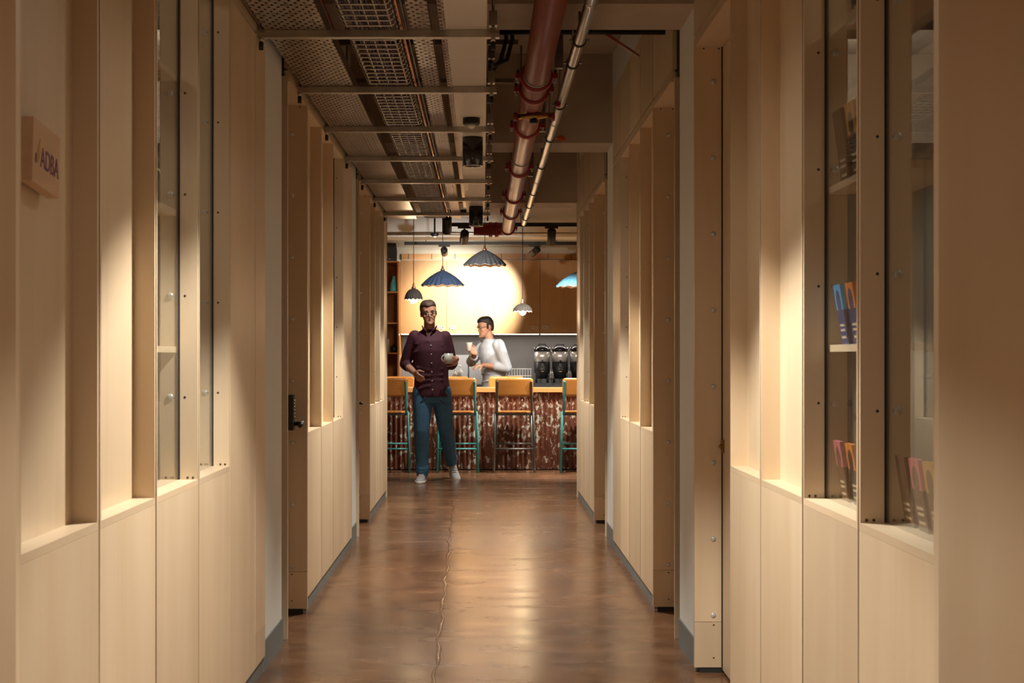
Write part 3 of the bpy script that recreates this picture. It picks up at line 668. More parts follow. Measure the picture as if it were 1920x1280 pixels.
# back counter, backsplash, cabinets
BY = 19.95
r = thing('back_counter', (0, 20.3, 0), 'dark back counter along the kitchen wall', 'counter')
for k in range(7): 
    u = box('unit', 'cabinet_ply', r, -1.09+k*.61-.61, -1.09+k*.61-.003-.0, BY+.04, YBACK-.02, .08, .86)
box('toe_kick', 'black', r, -1.7, 2.6, BY+.09, YBACK-.02, 0, .08)
box('worktop', 'worktop', r, -1.7, 2.6, BY, YBACK-.02, .861, .90)
o = box('backsplash', 'backsplash', None, -1.09, 2.6, YBACK-.018, YBACK, .90, 1.56); tag(o, 'smooth grey splashback under the wall cabinets', kind='structure'); o.name = 'trim_1'
for k in range(5):
    x0 = -1.093+k*.613; x1 = x0+.613
    r = thing('wall_cabinet', ((x0+x1)/2, 20.4, 1.565), 'plywood wall cabinet, '+('leftmost, beside the open shelves', 'second from the open shelves', 'third from the open shelves', 'fourth from the open shelves', 'fifth, behind the corridor edge')[k], 'cabinet', 'plywood wall cabinets')
    box('carcass', 'cabinet_ply', r, x0+.002, x1-.002, 20.222, YBACK-.002, 1.565, 2.525)
    d = box('cabinet_door', 'cabinet_ply', r, x0+.002, x1-.002, 20.2, 20.22, 1.56, 2.53)
    hx = x1-.075 if k % 2 == 0 else x0+.075
    if k < 4:
        m = MB()
        for dx in (-.02, .018): m.lathe((hx+dx, 20.196, 1.645-.008*(dx > 0)), [(.022, -.004), (.022, .004), (.014, .004), (.014, -.004)], 16, 'y', closed=True)
        m.build('ring_pull', 'ceramic', d)
    box('led_strip', 'led', r, x0+.01, x1-.01, 20.24, 20.262, 1.552, 1.5595)
    if k < 4:
        l = bpy.data.lights.new('strip_light', 'AREA'); l.shape = 'RECTANGLE'; l.size = .58; l.size_y = .03; l.energy = 1.8; l.color = (1, .92, .82)
        lo = bpy.data.objects.new('strip_light', l); COL.objects.link(lo); lo.parent = r; lo.location = Vector(((x0+x1)/2, 20.251, 1.548))-ORG[r.name]
r = thing('pelmet_rail', (.4, 20.4, 2.56), 'worn timber rail on the wall above the cabinets', 'rail')
box('rail', 'bar_wood', r, -1.09, 2.0, 20.5, YBACK-.002, 2.56, 2.635)
for k in range(9): MB().box(-1.0+k*.31, -.992+k*.31, 20.494, 20.4995, 2.56, 2.635).build('rail_joint', 'screw_dark', r)
tag(MB().tube([(-3.5, 18.0, 2.70), (3.5, 18.0, 2.70)], .018, 12).build('kitchen_conduit', 'galv', None), 'horizontal galvanised pipe crossing below the kitchen beam', 'pipe')
# open shelf unit at left
r = thing('shelf_unit', (-1.35, 20.2, .9), 'orange wood open shelf unit left of the cabinets', 'shelf unit')
for x in (-1.62, -1.112): box('side', 'orange_ply', r, x, x+.018, 19.9, YBACK-.002, .901, 2.50)
box('back', 'orange_ply', r, -1.602, -1.112, YBACK-.012, YBACK-.002, .901, 2.48)
for z in (.91, 1.30, 1.69, 2.09, 2.485): box('shelf', 'orange_ply', r, -1.602, -1.112, 19.9, YBACK-.012, z-.005, z+.015)
r = thing('loudspeaker', (-1.22, 20.1, 2.501), 'black loudspeaker on top of the open shelf unit', 'speaker')
m = MB(); m.rings([[(-1.31+i, 19.93+j, z) for i, j in ((0, 0), (.19+q, 0), (.17+q, .2), (.02, .2))] for z, q in ((2.501, 0), (2.62, .004), (2.735, -.012))]); m.sm = [False]*len(m.f); m.build('cabinet', 'black', r)
box('grille', 'rubber', r, -1.295, -1.14, 19.924, 19.93, 2.52, 2.71); box('badge', 'steel', r, -1.225, -1.205, 19.9215, 19.924, 2.525, 2.532)
tag(MB().lathe((-1.165, 20.02, 2.105), [(.055, 0), (.060, .02), (.045, .10), (.020, .17), (.018, .20), (.022, .205)], 14).build('teal_vase', 'teal_cloth', None), 'teal glazed vase on the open shelf unit', 'vase')
tag(MB().lathe((-1.255, 20.05, 1.315), [(.035, 0), (.035, .15), (.03, .165), (.03, .18)], 14).build('glass_jar', 'white_plastic', None), 'tall pale jar on the lower open shelf', 'jar')
tag(MB().lathe((-1.165, 20.0, 1.315), [(.040, 0), (.045, .02), (.045, .07), (.035, .085), (.012, .09), (.012, .10)], 14).build('black_pot', 'black_gloss', None), 'small black pot beside the pale jar', 'pot')
# airpots
for k in range(3):
    cx = .775+k*.2345; cy = 20.22; z = .90
    r = thing('coffee_dispenser', (cx, cy, z), ('left', 'middle', 'right, half hidden by the corridor wall,')[k]+' steel and black coffee dispenser on the back counter', 'dispenser', 'coffee dispensers')
    MB().box(cx-.10, cx+.10, cy-.14, cy+.09, z, z+.018).build('foot', 'black', r)
    MB().tube([(cx-.075, cy+.05, z+.01), (cx-.075, cy+.05, z+.12)], .014, 8).build('stand', 'black', r)
    MB().tube([(cx+.075, cy+.05, z+.01), (cx+.075, cy+.05, z+.12)], .014, 8).build('stand', 'black', r)
    MB().lathe((cx, cy, z+.07), [(.062, 0), (.078, .06), (.100, .085), (.104, .10), (.104, .225)], 24).build('lower_body', 'black', r)
    MB().lathe((cx, cy, z+.295), [(.102, 0), (.102, .135)], 28).build('steel_band', 'brushed', r)
    l_ = MB().lathe((cx, cy, z+.43), [(.106, 0), (.106, .03), (.085, .06), (.04, .07), (.0, .07)], 24).build('lid', 'black_gloss', r)
    MB().tube([(cx-.055, cy-.02, z+.485), (cx-.045, cy-.02, z+.525), (cx+.045, cy-.02, z+.525), (cx+.055, cy-.02, z+.485)], .009, 8).build('lid_handle', 'black', l_)
    for s in (-1, 1): MB().tube([(cx+s*.09, cy-.02, z+.46), (cx+s*.106, cy-.03, z+.478)], [.012, .007], 8).build('lid_clip', 'chrome', l_)
    t_ = MB().box(cx-.018, cx+.018, cy-.14, cy-.095, z+.225, z+.275).build('tap', 'black', r)
    MB().tube([(cx, cy-.13, z+.27), (cx, cy-.15, z+.315)], .009, 8).build('tap_lever', 'black_gloss', t_)
    MB().tube([(cx, cy-.125, z+.225), (cx, cy-.125, z+.19)], .010, 8).build('spout', 'chrome', t_)
    box('badge', 'chrome', r, cx-.02, cx+.02, cy-.106, cy-.1, z+.16, z+.172)
    if k < 2:
        hx = cx+.117; q = thing('hanging_scoop', (hx, cy-.19, z), 'grey paddle standing between dispensers, '+('left' if k == 0 else 'right')+' one', 'utensil', 'paddles between the dispensers')
        MB().lathe((hx, cy-.19, z), [(.03, 0), (.03, .012)], 14).build('base', 'gunmetal', q)
        MB().tube([(hx, cy-.19, z+.012), (hx, cy-.19, z+.40)], .006, 8).build('handle', 'gunmetal', q)
        MB().rings([[(hx+w_*math.cos(t), cy-.19+.004*math.sin(t), z+h_) for t in [i*.5236 for i in range(12)]] for w_, h_ in ((.020, .06), (.032, .09), (.030, .14), (.008, .21))]).build('blade', 'gunmetal', q)
        MB().lathe((hx, cy-.19, z+.42), [(.022, -.005), (.022, .005), (.013, .005), (.013, -.005)], 14, 'y', closed=True).build('ring', 'chrome', q)
# sink things
for k, (px, h) in enumerate(((852.5, .205), (863, .245))):
    x = (px-906)*20.1/2880; r = thing('soap_bottle', (x, 20.1, .90), ('shorter', 'taller')[k]+' white pump bottle by the sink', 'bottle', 'pump bottles by the sink')
    MB().lathe((x, 20.1, .90), [(.034, 0), (.037, .01), (.037, h*.6), (.028, h*.72), (.012, h*.78), (.012, h*.84)], 16).build('body', 'white_plastic', r)
    MB().tube([(x, 20.1, .90+h*.84), (x, 20.1, .90+h), (x-.01, 20.1, .90+h), (x-.035, 20.1, .90+h-.006)], .007, 8).build('pump', 'white_plastic', r)
x = -.195; r = thing('tap', (x, 20.2, .90), 'chrome gooseneck mixer tap by the sink', 'tap')
MB().lathe((x, 20.2, .90), [(.026, 0), (.026, .05), (.018, .055)], 16).build('base', 'chrome', r)
MB().tube([(x, 20.2, .95)]+[(x, 20.2, 1.14)]+[(x+.045-.045*math.cos(t*.4), 20.2-.02*t/8, 1.17+.045*math.sin(t*.4)) for t in range(0, 8)]+[(x+.092, 20.18, 1.12)], .010, 10).build('neck', 'chrome', r)
MB().tube([(x+.02, 20.19, .93), (x+.07, 20.17, .965)], .006, 8).build('lever', 'chrome', r)
x = .49; r = thing('dish_rack', (x, 20.2, .90), 'white wire dish rack on the back counter', 'dish rack')
for z in (.91, 1.01, 1.10): MB().tube([(x-.16, 20.05, z), (x+.13, 20.05, z), (x+.15, 20.3, z), (x-.17, 20.3, z), (x-.16, 20.05, z)], .005, 8).build('rail', 'white_plastic', r)
for k in range(9): MB().tube([(x-.15+k*.035, 20.05, .903), (x-.15+k*.035, 20.05, 1.10)], .0035, 6).build('wire', 'white_plastic', r)
box('tray', 'white_plastic', r, x-.16, x+.13, 20.06, 20.29, .9005, .908)

# ------------------------------------------------------------------ bar stools
def stool(cx, yr, frame, label, face=1):
    """yr = depth of the rear legs; face +1: sitter looks down the corridor"""
    f = face; r = thing('bar_stool', (cx, yr+f*.2, 0), label, 'stool', 'bar stools')
    rr = .0125
    for s in (-1, 1):
        MB().tube([(cx+s*.222, yr, .004), (cx+s*.205, yr+f*.03, .655), (cx+s*.20, yr+f*.05, .66)], rr, 10).build('leg', frame, r)
        MB().tube([(cx+s*.210, yr+f*.36, .004), (cx+s*.19, yr+f*.34, .63)], rr, 10).build('leg', frame, r)
        MB().tube([(cx+s*.19, yr+f*.37, .635), (cx+s*.19, yr+f*.06, .635), (cx+s*.188, yr+f*.025, .66), (cx+s*.186, yr+f*.01, .80), (cx+s*.183, yr-f*.01, .985), (cx+s*.18, yr-f*.012, .995)], rr, 10).build('back_upright', frame, r)
        MB().tube([(cx+s*.213, yr+f*.012, .285), (cx+s*.198, yr+f*.345, .285)], .008, 8).build('stretcher', frame, r)
    MB().tube([(cx-.213, yr+f*.010, .262), (cx+.213, yr+f*.010, .262)], .009, 8).build('footrest', frame, r)
    MB().tube([(cx-.20, yr+f*.345, .30), (cx+.20, yr+f*.345, .30)], .009, 8).build('footrest', frame, r)
    MB().box(cx-.185, cx+.185, yr+f*.045, yr+f*.075, .622, .648).build('seat_rail', 'gunmetal', r)
    # seat: dished plywood with rounded corners
    n = 28; top = []; 
    def rr_pt(t, hx, hy, e=4):
        c, s_ = math.cos(t), math.sin(t); return hx*math.copysign(abs(c)**(2/e), c), hy*math.copysign(abs(s_)**(2/e), s_)
    ring = [rr_pt(2*math.pi*i/n, .188, .185) for i in range(n)]
    ring2 = [(a_*.94, b_*.94) for a_, b_ in ring]; ring3 = [(a_*.5, b_*.5) for a_, b_ in ring]
    cyy = yr+f*.21
    MB().rings([[(cx+a_, cyy+b_, .648) for a_, b_ in ring], [(cx+a_, cyy+b_, .660) for a_, b_ in ring], [(cx+a_, cyy+b_, .664) for a_, b_ in ring2], [(cx+a_, cyy+b_, .658) for a_, b_ in ring3]]).build('seat', 'orange_ply', r)
    # backrest: curved board with rounded upper corners
    m = MB(); cols = 18; rows_ = 8; grid = {}
    vs_ = []; 
    for side in (0, 1):
        for j in range(rows_+1):
            v = j/rows_
            for i in range(cols+1):
                u = -1+2*i/cols
                hw = .205-.0*v; edge = max(0, abs(u)-.86)/.14
                z = .828+.20*v; 
                if v > .5: z -= (.020*edge**2)*(v-.5)*2
                else: z += (.012*edge**2)*(.5-v)*2
                yy = yr-f*(.014+.006*v)+f*.022*(1-u*u)*-1*1+f*.022+(.010*f if side else 0)
                vs_.append((cx+u*hw, yy, z))
    W_ = cols+1; H_ = (rows_+1)*W_
    fs = []
    for sd in (0, 1):
        for j in range(rows_):
            for i in range(cols): b_ = sd*H_+j*W_+i; fs.append((b_, b_+1, b_+W_+1, b_+W_))
    per = [i for i in range(W_)]+[j*W_+cols for j in range(1, rows_+1)]+[rows_*W_+i for i in range(cols-1, -1, -1)]+[j*W_ for j in range(rows_-1, 0, -1)]
    for q, p in enumerate(per): p2 = per[(q+1) % len(per)]; fs.append((p, p2, p2+H_, p+H_))
    m.add(vs_, fs, True).build('backrest', 'orange_ply', r)
    return r
def px2x(px, d): return (px-906)*d/2880
stool(px2x(730, 16.7), 16.60, 'teal', 'teal framed bar stool at the left, cut by the corridor wall')
stool(px2x(858.5, 16.7), 16.60, 'teal', 'teal framed bar stool behind the walking person')
stool(px2x(964, 16.7), 16.60, 'gunmetal', 'dark grey framed bar stool with plywood seat and back')
stool(px2x(1089, 16.7), 16.60, 'teal', 'teal framed bar stool at the right, cut by the corridor wall')
for px, lab in ((744, 'behind the bar at the left'), (846, 'behind the bar by the pump bottles'), (949, 'behind the bar in front of the person in white')):
    stool(px2x(px, 18.0), 18.0, 'gunmetal', 'plywood backed stool '+lab, -1)

# ------------------------------------------------------------------ pendants and tracks
def pendant(px, d, rim_y, dia, h, mat, label, bulb_on=False):
    x = px2x(px, d); z = 1.25+(670-rim_y)*d/2880
    r = thing('pendant_lamp', (x, d, z), label, 'lamp', 'pleated pendant lamps')
    n = 96; prof = [(1.0, 0), (.93, .12), (.80, .33), (.62, .56), (.42, .76), (.22, .92), (.08, 1.0)]
    if dia < .25: prof = [(1.0, 0), (.97, .15), (.88, .42), (.72, .68), (.48, .88), (.2, .98), (.08, 1.0)]
    def shell(off, sgn):
        return [[(x+(q*dia/2*(1+.055*math.cos(24*t)*q)-off)*math.cos(t), d+(q*dia/2*(1+.055*math.cos(24*t)*q)-off)*math.sin(t), z+hh*h-off+(.006*math.cos(12*t) if hh == 0 else 0)) for t in [2*math.pi*i/n for i in range(n)]] for q, hh in prof]
    def loft(rg):
        k = len(rg); m = MB(); m.add([p for q in rg for p in q], [(i*n+j, i*n+(j+1) % n, (i+1)*n+(j+1) % n, (i+1)*n+j) for i in range(k-1) for j in range(n)], True); return m
    loft(shell(0, 1)).build('shade', mat, r); loft(shell(.004, -1)).build('lining', 'shade_lining', r)
    MB().lathe((x, d, z+h-.004), [(.022, 0), (.024, .015), (.012, .03), (.012, .05), (.006, .06)], 14).build('cap', 'copper', r)
    MB().tube([(x, d, z+h+.05), (x, d, SLAB-.002)], .004, 6).build('cord', 'rubber', r)
    MB().lathe((x, d, z+h*.45), [(.018, 0), (.018, h*.5)], 12).build('socket', 'black', r)
    bz = z-.008 if bulb_on else z+h*.30
    MB().ball((x, d, bz), .040 if bulb_on else .028).build('bulb', 'bulb' if bulb_on else 'white_plastic', r)
    if bulb_on: point('bulb_light', (x, d, bz-.05), 12, .03, (1, .72, .42), r)
pendant(830, 17.35, 535, .475, .17, 'shade_navy', 'wide navy pleated pendant lamp left of centre')
pendant(909, 17.35, 497, .475, .17, 'shade_grey', 'wide charcoal pleated pendant lamp hanging highest')
pendant(775.5, 17.35, 561, .20, .125, 'shade_brown', 'small bell pendant lamp with lit bulb above the walking person', True)
pendant(980, 17.35, 583, .215, .085, 'shade_brown', 'small shallow pendant lamp with lit bulb above the grey stool', True)
pendant(1083, 17.35, 537, .475, .165, 'shade_blue', 'light blue pleated pendant lamp half hidden by the right wall')
def head(root, pos, tgt, L=.16, rad=.042, power=None, angle=40, stem=.06, col=WARM, blend=.5):
    pos = Vector(pos); dr = (Vector(tgt)-pos).normalized(); M = Matrix.Translation(pos) @ dr.to_track_quat('Z', 'Y').to_matrix().to_4x4()
    o = MB().lathe((0,0,0), [(.0, -L*.5), (rad*.9, -L*.5), (rad, -L*.45), (rad, L*.5), (rad*.86, L*.5), (rad*.86, L*.38), (0, L*.38)], 24).xf(M).build('spot_head', 'black', root)
    MB().tube([pos+Vector((0, 0, 0)), pos+Vector((0, 0, stem))], .009, 8).build('stem', 'black', root)
    MB().box(pos.x-.07, pos.x+.07, pos.y-.016, pos.y+.016, pos.z+stem, pos.z+stem+.022).build('adapter', 'black', root)
    if power: MB().lathe((0,0,0), [(0, L*.39), (rad*.8, L*.39), (rad*.8, L*.40), (0, L*.40)], 20).xf(M).build('spot_lens', 'lamp_face', o); spot('track_beam', pos+dr*(L*.52), tgt, power, angle, blend, .02, col, root)
zt = 1.25+(670-456)*18.8/2880
r = thing('track_rail', (.3, 18.8, zt), 'black lighting track with spots across the kitchen, lower one', 'track light', 'black lighting tracks')
box('rail', 'black', r, px2x(758, 18.8), 2.4, 18.78, 18.82, zt-.02, zt+.02)
MB().tube([(.9, 18.8, zt+.02), (.9, 18.8, SLAB-.002)], .004, 6).build('wire', 'rubber', r)
MB().tube([(-.7, 18.8, zt+.02), (-.7, 18.8, SLAB-.002)], .004, 6).build('wire', 'rubber', r)
head(r, (px2x(833, 18.8), 18.8, zt-.10), (px2x(840, 20.2), 20.2, 2.2), .15, .042, P_TRACK*.15, 70, .058, blend=1.0)
head(r, (px2x(1003, 18.8), 18.8, zt-.10), (px2x(884, 20.2), 20.2, 1.98), .15, .042, P_TRACK*1.5, 54, .058, blend=.9)
zt2 = 1.25+(670-421)*16.3/2880
r = thing('track_rail', (.8, 16.3, zt2), 'black lighting track with downward spot and added spots nearer the corridor', 'track light', 'black lighting tracks')
box('rail', 'black', r, -.36, 2.4, 16.28, 16.32, zt2-.02, zt2+.02)  # left end run on to carry the added spot
for x in (.4, 1.6): MB().tube([(x, 16.3, zt2+.02), (x, 16.3, SLAB-.002)], .004, 6).build('wire', 'rubber', r)
head(r, (-.2, 16.3, zt2-.13), (-.3, 17.35, 1.9), .16, .046, 70, 100, .088)  # spot added to light the pendant lamps
for x in (px2x(1034, 16.3), 1.75): head(r, (x, 16.3, zt2-.13), (x*.9, 17.2, .75), .16, .046, P_ROOM, 104, .088)  # outermost spot is out of view, added for kitchen ambient
r = thing('track_rail', (-.35, 14.85, zt2), 'short black lighting track with downward spot left of the red pipe end', 'track light', 'black lighting tracks')
box('rail', 'black', r, -.60, -.16, 14.83, 14.87, zt2-.02, zt2+.02)
for x in (px2x(838, 14.85),): head(r, (x, 14.85, zt2-.13), (x-.05, 16.1, .6), .16, .046, 60, 110, .088)
for x in (-.5, -.25): MB().tube([(x, 14.85, zt2+.02), (x, 14.85, SLAB-.002)], .004, 6).build('wire', 'rubber', r)
y = 17.2; x = px2x(815, y); z = 1.25+(670-443)*y/2880
r = thing('ceiling_sensor', (x, y, z), 'small black round sensor under the kitchen ceiling services', 'sensor')
MB().lathe((x, y, z), [(.03, 0), (.045, .012), (.045, .035)], 20).build('housing', 'black', r); MB().tube([(x, y, z+.03), (x, y, SLAB-.002)], .01, 8).build('stem', 'black', r); MB().ball((x, y, z), (.022, .022, .016)).build('dome', 'white_plastic', r)

# ------------------------------------------------------------------ people
def remesh(o, vox, sm=3):
    m = o.modifiers.new('fuse', 'REMESH'); m.mode = 'VOXEL'; m.voxel_size = vox; m.use_smooth_shade = True
    if sm: s = o.modifiers.new('soften', 'SMOOTH'); s.iterations = sm; s.factor = .5
def ell(c, rx, ry, n=20, tilt=None, rot=0):
    out = []
    for i in range(n):
        t = 2*math.pi*i/n; v = Vector((rx*math.cos(t), ry*math.sin(t), 0))
        if tilt: v = tilt @ v
        out.append(Vector(c)+v)
    return out
def limb(m, pts, rs, n=12):
    pts = [Vector(p) for p in pts]
    P, Q = [], []
    for i in range(len(pts)-1):
        for k in range(4):
            f = k/4; P.append(pts[i].lerp(pts[i+1], f)); Q.append(rs[i]*(1-f)+rs[i+1]*f)
    P.append(pts[-1]); Q.append(rs[-1])
    m.tube(P, Q, n)
    m.ball(pts[0], rs[0], 12, 8); m.ball(pts[-1], rs[-1], 12, 8)
    for i in range(1, len(pts)-1): m.ball(pts[i], rs[i], 12, 8)
def headmesh(m, F):   # F maps head coordinates (x right of the viewer when facing -y, y depth, z up; origin at chin level centre) to world
    # profile by height: (z, half width, front y, back y)
    secs = [(.000, .022, -.088, -.045), (.012, .040, -.094, -.025), (.035, .055, -.094, .01), (.065, .064, -.093, .055), (.095, .070, -.090, .085), (.12, .074, -.088, .096), (.15, .077, -.090, .102), (.18, .076, -.088, .100), (.205, .068, -.074, .086), (.222, .050, -.05, .062), (.232, .022, -.02, .03)]
    rg = []
    for z, hw, fy, by in secs:
        cy = (fy+by)/2; ry = (by-fy)/2
        rg.append([F(Vector((hw*math.copysign(abs(math.cos(t))**.9, math.cos(t)), cy+ry*math.sin(t), z))) for t in [2*math.pi*i/20 for i in range(20)]])
    m.rings(rg)
    m.rings([[F(Vector((a*w_, y_+b*w_*.4, z_))) for a, b in ((-1, 0), (0, -1), (1, 0), (0, 1))] for z_, y_, w_ in ((.120, -.086, .008), (.10, -.100, .011), (.084, -.110, .014), (.076, -.104, .015), (.072, -.092, .012))])
    for s in (-1, 1):
        m.ball(F(Vector((s*.077, .012, .10))), (.009, .016, .030), 10, 8)
        m.ball(F(Vector((s*.030, -.083, .133))), (.022, .012, .007), 10, 6)
        m.ball(F(Vector((s*.040, -.066, .085))), (.022, .018, .022), 10, 6)
    m.ball(F(Vector((0, -.088, .012))), (.022, .012, .014), 10, 6)
def facebits(root, F, hair, beard=None):
    for s in (-1, 1):
        MB().ball(F(Vector((s*.031, -.0805, .117))), (.0115, .0095, .0065)).build('eye', 'eye_white', root)
        MB().ball(F(Vector((s*.031, -.0885, .117))), (.0055, .0035, .0055)).build('iris', 'eye', root)
    m = MB(); m.rings([[F(Vector((x_, -.0925+.010*(x_/.024)**2+.002*math.cos(t), .046+h_*math.sin(t)))) for t in [i*math.pi/4 for i in range(8)]] for x_, h_ in ((-.024, .001), (-.012, .005), (0, .0055), (.012, .005), (.024, .001))]); m.build('mouth', 'lips', root)
    m = MB()
    for s in (-1, 1):
        c = [F(Vector((s*.034+.026*math.cos(t), -.104+.25*(abs(.034+s*.026*math.cos(t))**1.6)*.6, .115+.018*math.sin(t)))) for t in [i*math.pi/8 for i in range(17)]]
        m.tube(c, .0022, 6, cap=False)
        m.tube([F(Vector((s*.060, -.096, .120))), F(Vector((s*.078, -.05, .122))), F(Vector((s*.080, .018, .118)))], .002, 6)
    m.tube([F(Vector((-.009, -.106, .118))), F(Vector((.009, -.106, .118)))], .002, 6)
    m.build('glasses', 'black', root)
    for s in (-1, 1): MB().tube([F(Vector((s*.014, -.092, .138))), F(Vector((s*.032, -.094, .143))), F(Vector((s*.05, -.084, .136)))], [.002, .0035, .0015], 6).build('eyebrow', hair, root)
def hairmesh(F, mat, root, body):
    m = MB(); secs = [(.135, .080, -.02, .104), (.155, .0825, -.045, .108), (.172, .083, -.080, .109), (.19, .080, -.096, .106), (.213, .071, -.086, .093), (.232, .052, -.060, .066), (.243, .022, -.024, .030)]
    rg = []
    for z, hw, fy, by in secs:
        cy = (fy+by)/2; ry = (by-fy)/2
        rg.append([F(Vector((hw*math.cos(t)*(1+.03*math.sin(9*t)), cy+ry*math.sin(t)*(1+.03*math.cos(7*t)), z+.004*math.sin(5*t)))) for t in [2*math.pi*i/28 for i in range(28)]])
    m.rings(rg)
    rg = []
    for z, hw, fy, by in ((.055, .050, .055, .085), (.085, .068, .035, .098), (.115, .0785, .022, .103), (.14, .081, -.01, .106)):
        cy = (fy+by)/2; ry = (by-fy)/2; rg.append([F(Vector((hw*math.cos(t), cy+ry*math.sin(t), z))) for t in [2*math.pi*i/24 for i in range(24)]])
    m.rings(rg)
    for s in (-1, 1): m.rings([[F(Vector((s*(.073+.006*a), b*.014-.008, z))) for a, b in ((-1, -1), (1, -1), (1, 1), (-1, 1))] for z in (.09, .12, .15)])
    o = m.build('hair', mat, root); remesh(o, .006, 2); return o
def hand(m, wrist, fdir, pdir, curl=1.0, s=1.0, side=1, spread=.0):
    """palm from the wrist along fdir; pdir = the way the palm looks; fingers bend towards pdir; thumb at the side axis*side"""
    w_ = Vector(wrist); f = Vector(fdir).normalized(); p = Vector(pdir); p = (p-f*p.dot(f)).normalized(); a = f.cross(p)*side
    pc = w_+f*.05*s
    m.rings([[w_+f*d_*s+a*x_*wd*s+p*y_*.013*s for x_, y_ in ((-1, -.7), (-.5, -1), (.5, -1), (1, -.7), (1, .7), (.5, 1), (-.5, 1), (-1, .7))] for d_, wd in ((-.01, .025), (.02, .034), (.06, .041), (.09, .040))])
    for i, (off, L) in enumerate(((.031, .068), (.010, .078), (-.011, .072), (-.031, .056))):
        q = w_+f*.086*s+a*off*s; pts = [q-f*.012*s]; ang = 0
        d = f+a*off*spread
        for seg, bend in ((.44, .55), (.31, .75), (.25, .5)):
            ang += bend*curl; v = (d*math.cos(ang)+p*math.sin(ang)).normalized(); pts.append(pts[-1]+v*L*seg*s)
        limb(m, pts, [.0095*s, .0092*s, .0084*s, .0072*s], 10)
    q = w_+f*.028*s+a*.030*s; v1 = (f*.6+a*.75+p*.35).normalized(); v2 = (f*.75+a*.1+p*.75).normalized()
    limb(m, [q, q+v1*.036*s, q+v1*.036*s+v2*.030*s, q+v1*.036*s+v2*.054*s], [.013*s, .011*s, .010*s, .008*s], 10)
def shoe(root, heel, fdir, pitch, name='shoe'):
    M = Matrix.Translation(Vector(heel)) @ Vector(fdir).to_track_quat('Y', 'Z').to_matrix().to_4x4() @ Matrix.Rotation(pitch, 4, 'X')
    up = [(-.03, .028, .10), (.0, .036, .115), (.05, .038, .11), (.09, .041, .088), (.14, .046, .070), (.19, .046, .056), (.235, .036, .046), (.255, .016, .034)]
    m = MB(); m.rings([[(w_*x_, y_, .022+max(0, z_)*(h_-.022)) for x_, z_ in ((-1, 0), (-1, .4), (-.75, .8), (-.3, 1), (.3, 1), (.75, .8), (1, .4), (1, 0))] for y_, w_, h_ in up])
    o = m.xf(M).build(name, 'sneaker', root); remesh(o, .007, 2)
    m = MB(); m.rings([[(w_*x_*1.06, y_, z_) for x_, z_ in ((-1, 0), (-1.02, .026), (1.02, .026), (1, 0))] for y_, w_ in ((-.036, .024), (-.02, .036), (.05, .039), (.14, .048), (.20, .047), (.245, .034), (.263, .012))])
    m.xf(M).build('sole', 'white_plastic', o)
    m = MB()
    for k in range(4): y_ = .075+k*.025; h_ = .10-.35*(y_-.065); m.tube([(-.026, y_, h_-.008), (0, y_, h_+.004), (.026, y_, h_-.008)], .004, 6)
    m.xf(M).build('laces', 'white_plastic', o)
    return o

def torso_rings(secs, n=24): return [ell((cx, cy, z), rx, ry, n) for cx, cy, z, rx, ry in secs]
# ---- the person walking towards the viewer
D1 = 15.42; CX = px2x(808, D1)
p1 = thing('person', (CX, D1, 0), 'person in maroon shirt and jeans walking towards the viewer with a mug', 'person')
hipc = Vector((CX+.01, D1, .93)); chest = Vector((CX-.01, D1-.02, 1.33))
hl, hr = hipc+Vector((-.088, 0, 0)), hipc+Vector((.088, 0, 0))
fr_heel = Vector((px2x(791, 15.3), 15.42, .0)); 
ank_r = fr_heel+Vector((0, -.012, .085)); knee_r = hl.lerp(ank_r, .49)+Vector((-.008, -.055, 0))
ank_l = Vector((px2x(846, 15.8), 15.93, .165)); knee_l = Vector((px2x(836, 15.6), 15.55, .525))
shl, shr = Vector((CX-.172, D1, 1.455)), Vector((CX+.152, D1-.02, 1.45))
el_r = Vector((CX-.262, D1+.05, 1.185)); wr_r = Vector((CX-.16, D1-.15, 1.10))
el_l = Vector((CX+.205, D1+.04, 1.18)); wr_l = Vector((px2x(856, 15.25), D1-.19, 1.235))
HC = Vector((CX-.014, D1-.035, 1.585)); HR = Matrix.Rotation(R(-4), 3, 'Y') @ Matrix.Rotation(R(6), 3, 'X') @ Matrix.Rotation(R(8), 3, 'Z')
F1 = lambda v: HC+HR @ v
def body(root, skin, HC, F, T, arms, legs, hands, vox=.0065):
    m = MB(); headmesh(m, F)
    limb(m, [HC+Vector((0, .03, -.10)), HC+Vector((0, .012, .03))], [.060, .056])
    m.rings(torso_rings(T))
    for sh, el, wr in arms: limb(m, [sh, sh.lerp(el, .5), el, el.lerp(wr, .35), wr], [.046, .046, .041, .042, .028])
    for hp, kn, an in legs: limb(m, [hp, hp.lerp(kn, .4), kn, kn.lerp(an, .35), an], [.088, .080, .056, .056, .038])
    for h in hands: hand(m, **h)
    o = m.build('body', skin, root); remesh(o, vox, 2); return o
T1 = [(hipc.x, hipc.y, .86, .145, .10), (hipc.x, hipc.y, .95, .165, .115), (CX+.005, D1, 1.05, .150, .110), (CX, D1-.01, 1.18, .155, .115), (CX-.006, D1-.02, 1.32, .158, .115), (CX-.01, D1-.015, 1.42, .152, .10), (CX-.01, D1-.005, 1.48, .115, .08), (CX-.012, D1, 1.53, .06, .06)]
body(p1, 'skin', HC, F1, T1, [(shl, el_r, wr_r), (shr, el_l, wr_l)], [(hl, knee_r, ank_r), (hr, knee_l, ank_l)],
     [dict(wrist=wr_r, fdir=(wr_r-el_r)+Vector((.06, -.03, -.10)), pdir=(.5, .4, .1), curl=.55, side=1), dict(wrist=wr_l, fdir=(-.80, -.55, -.12), pdir=(-.45, .62, .0), curl=.72, side=1)])
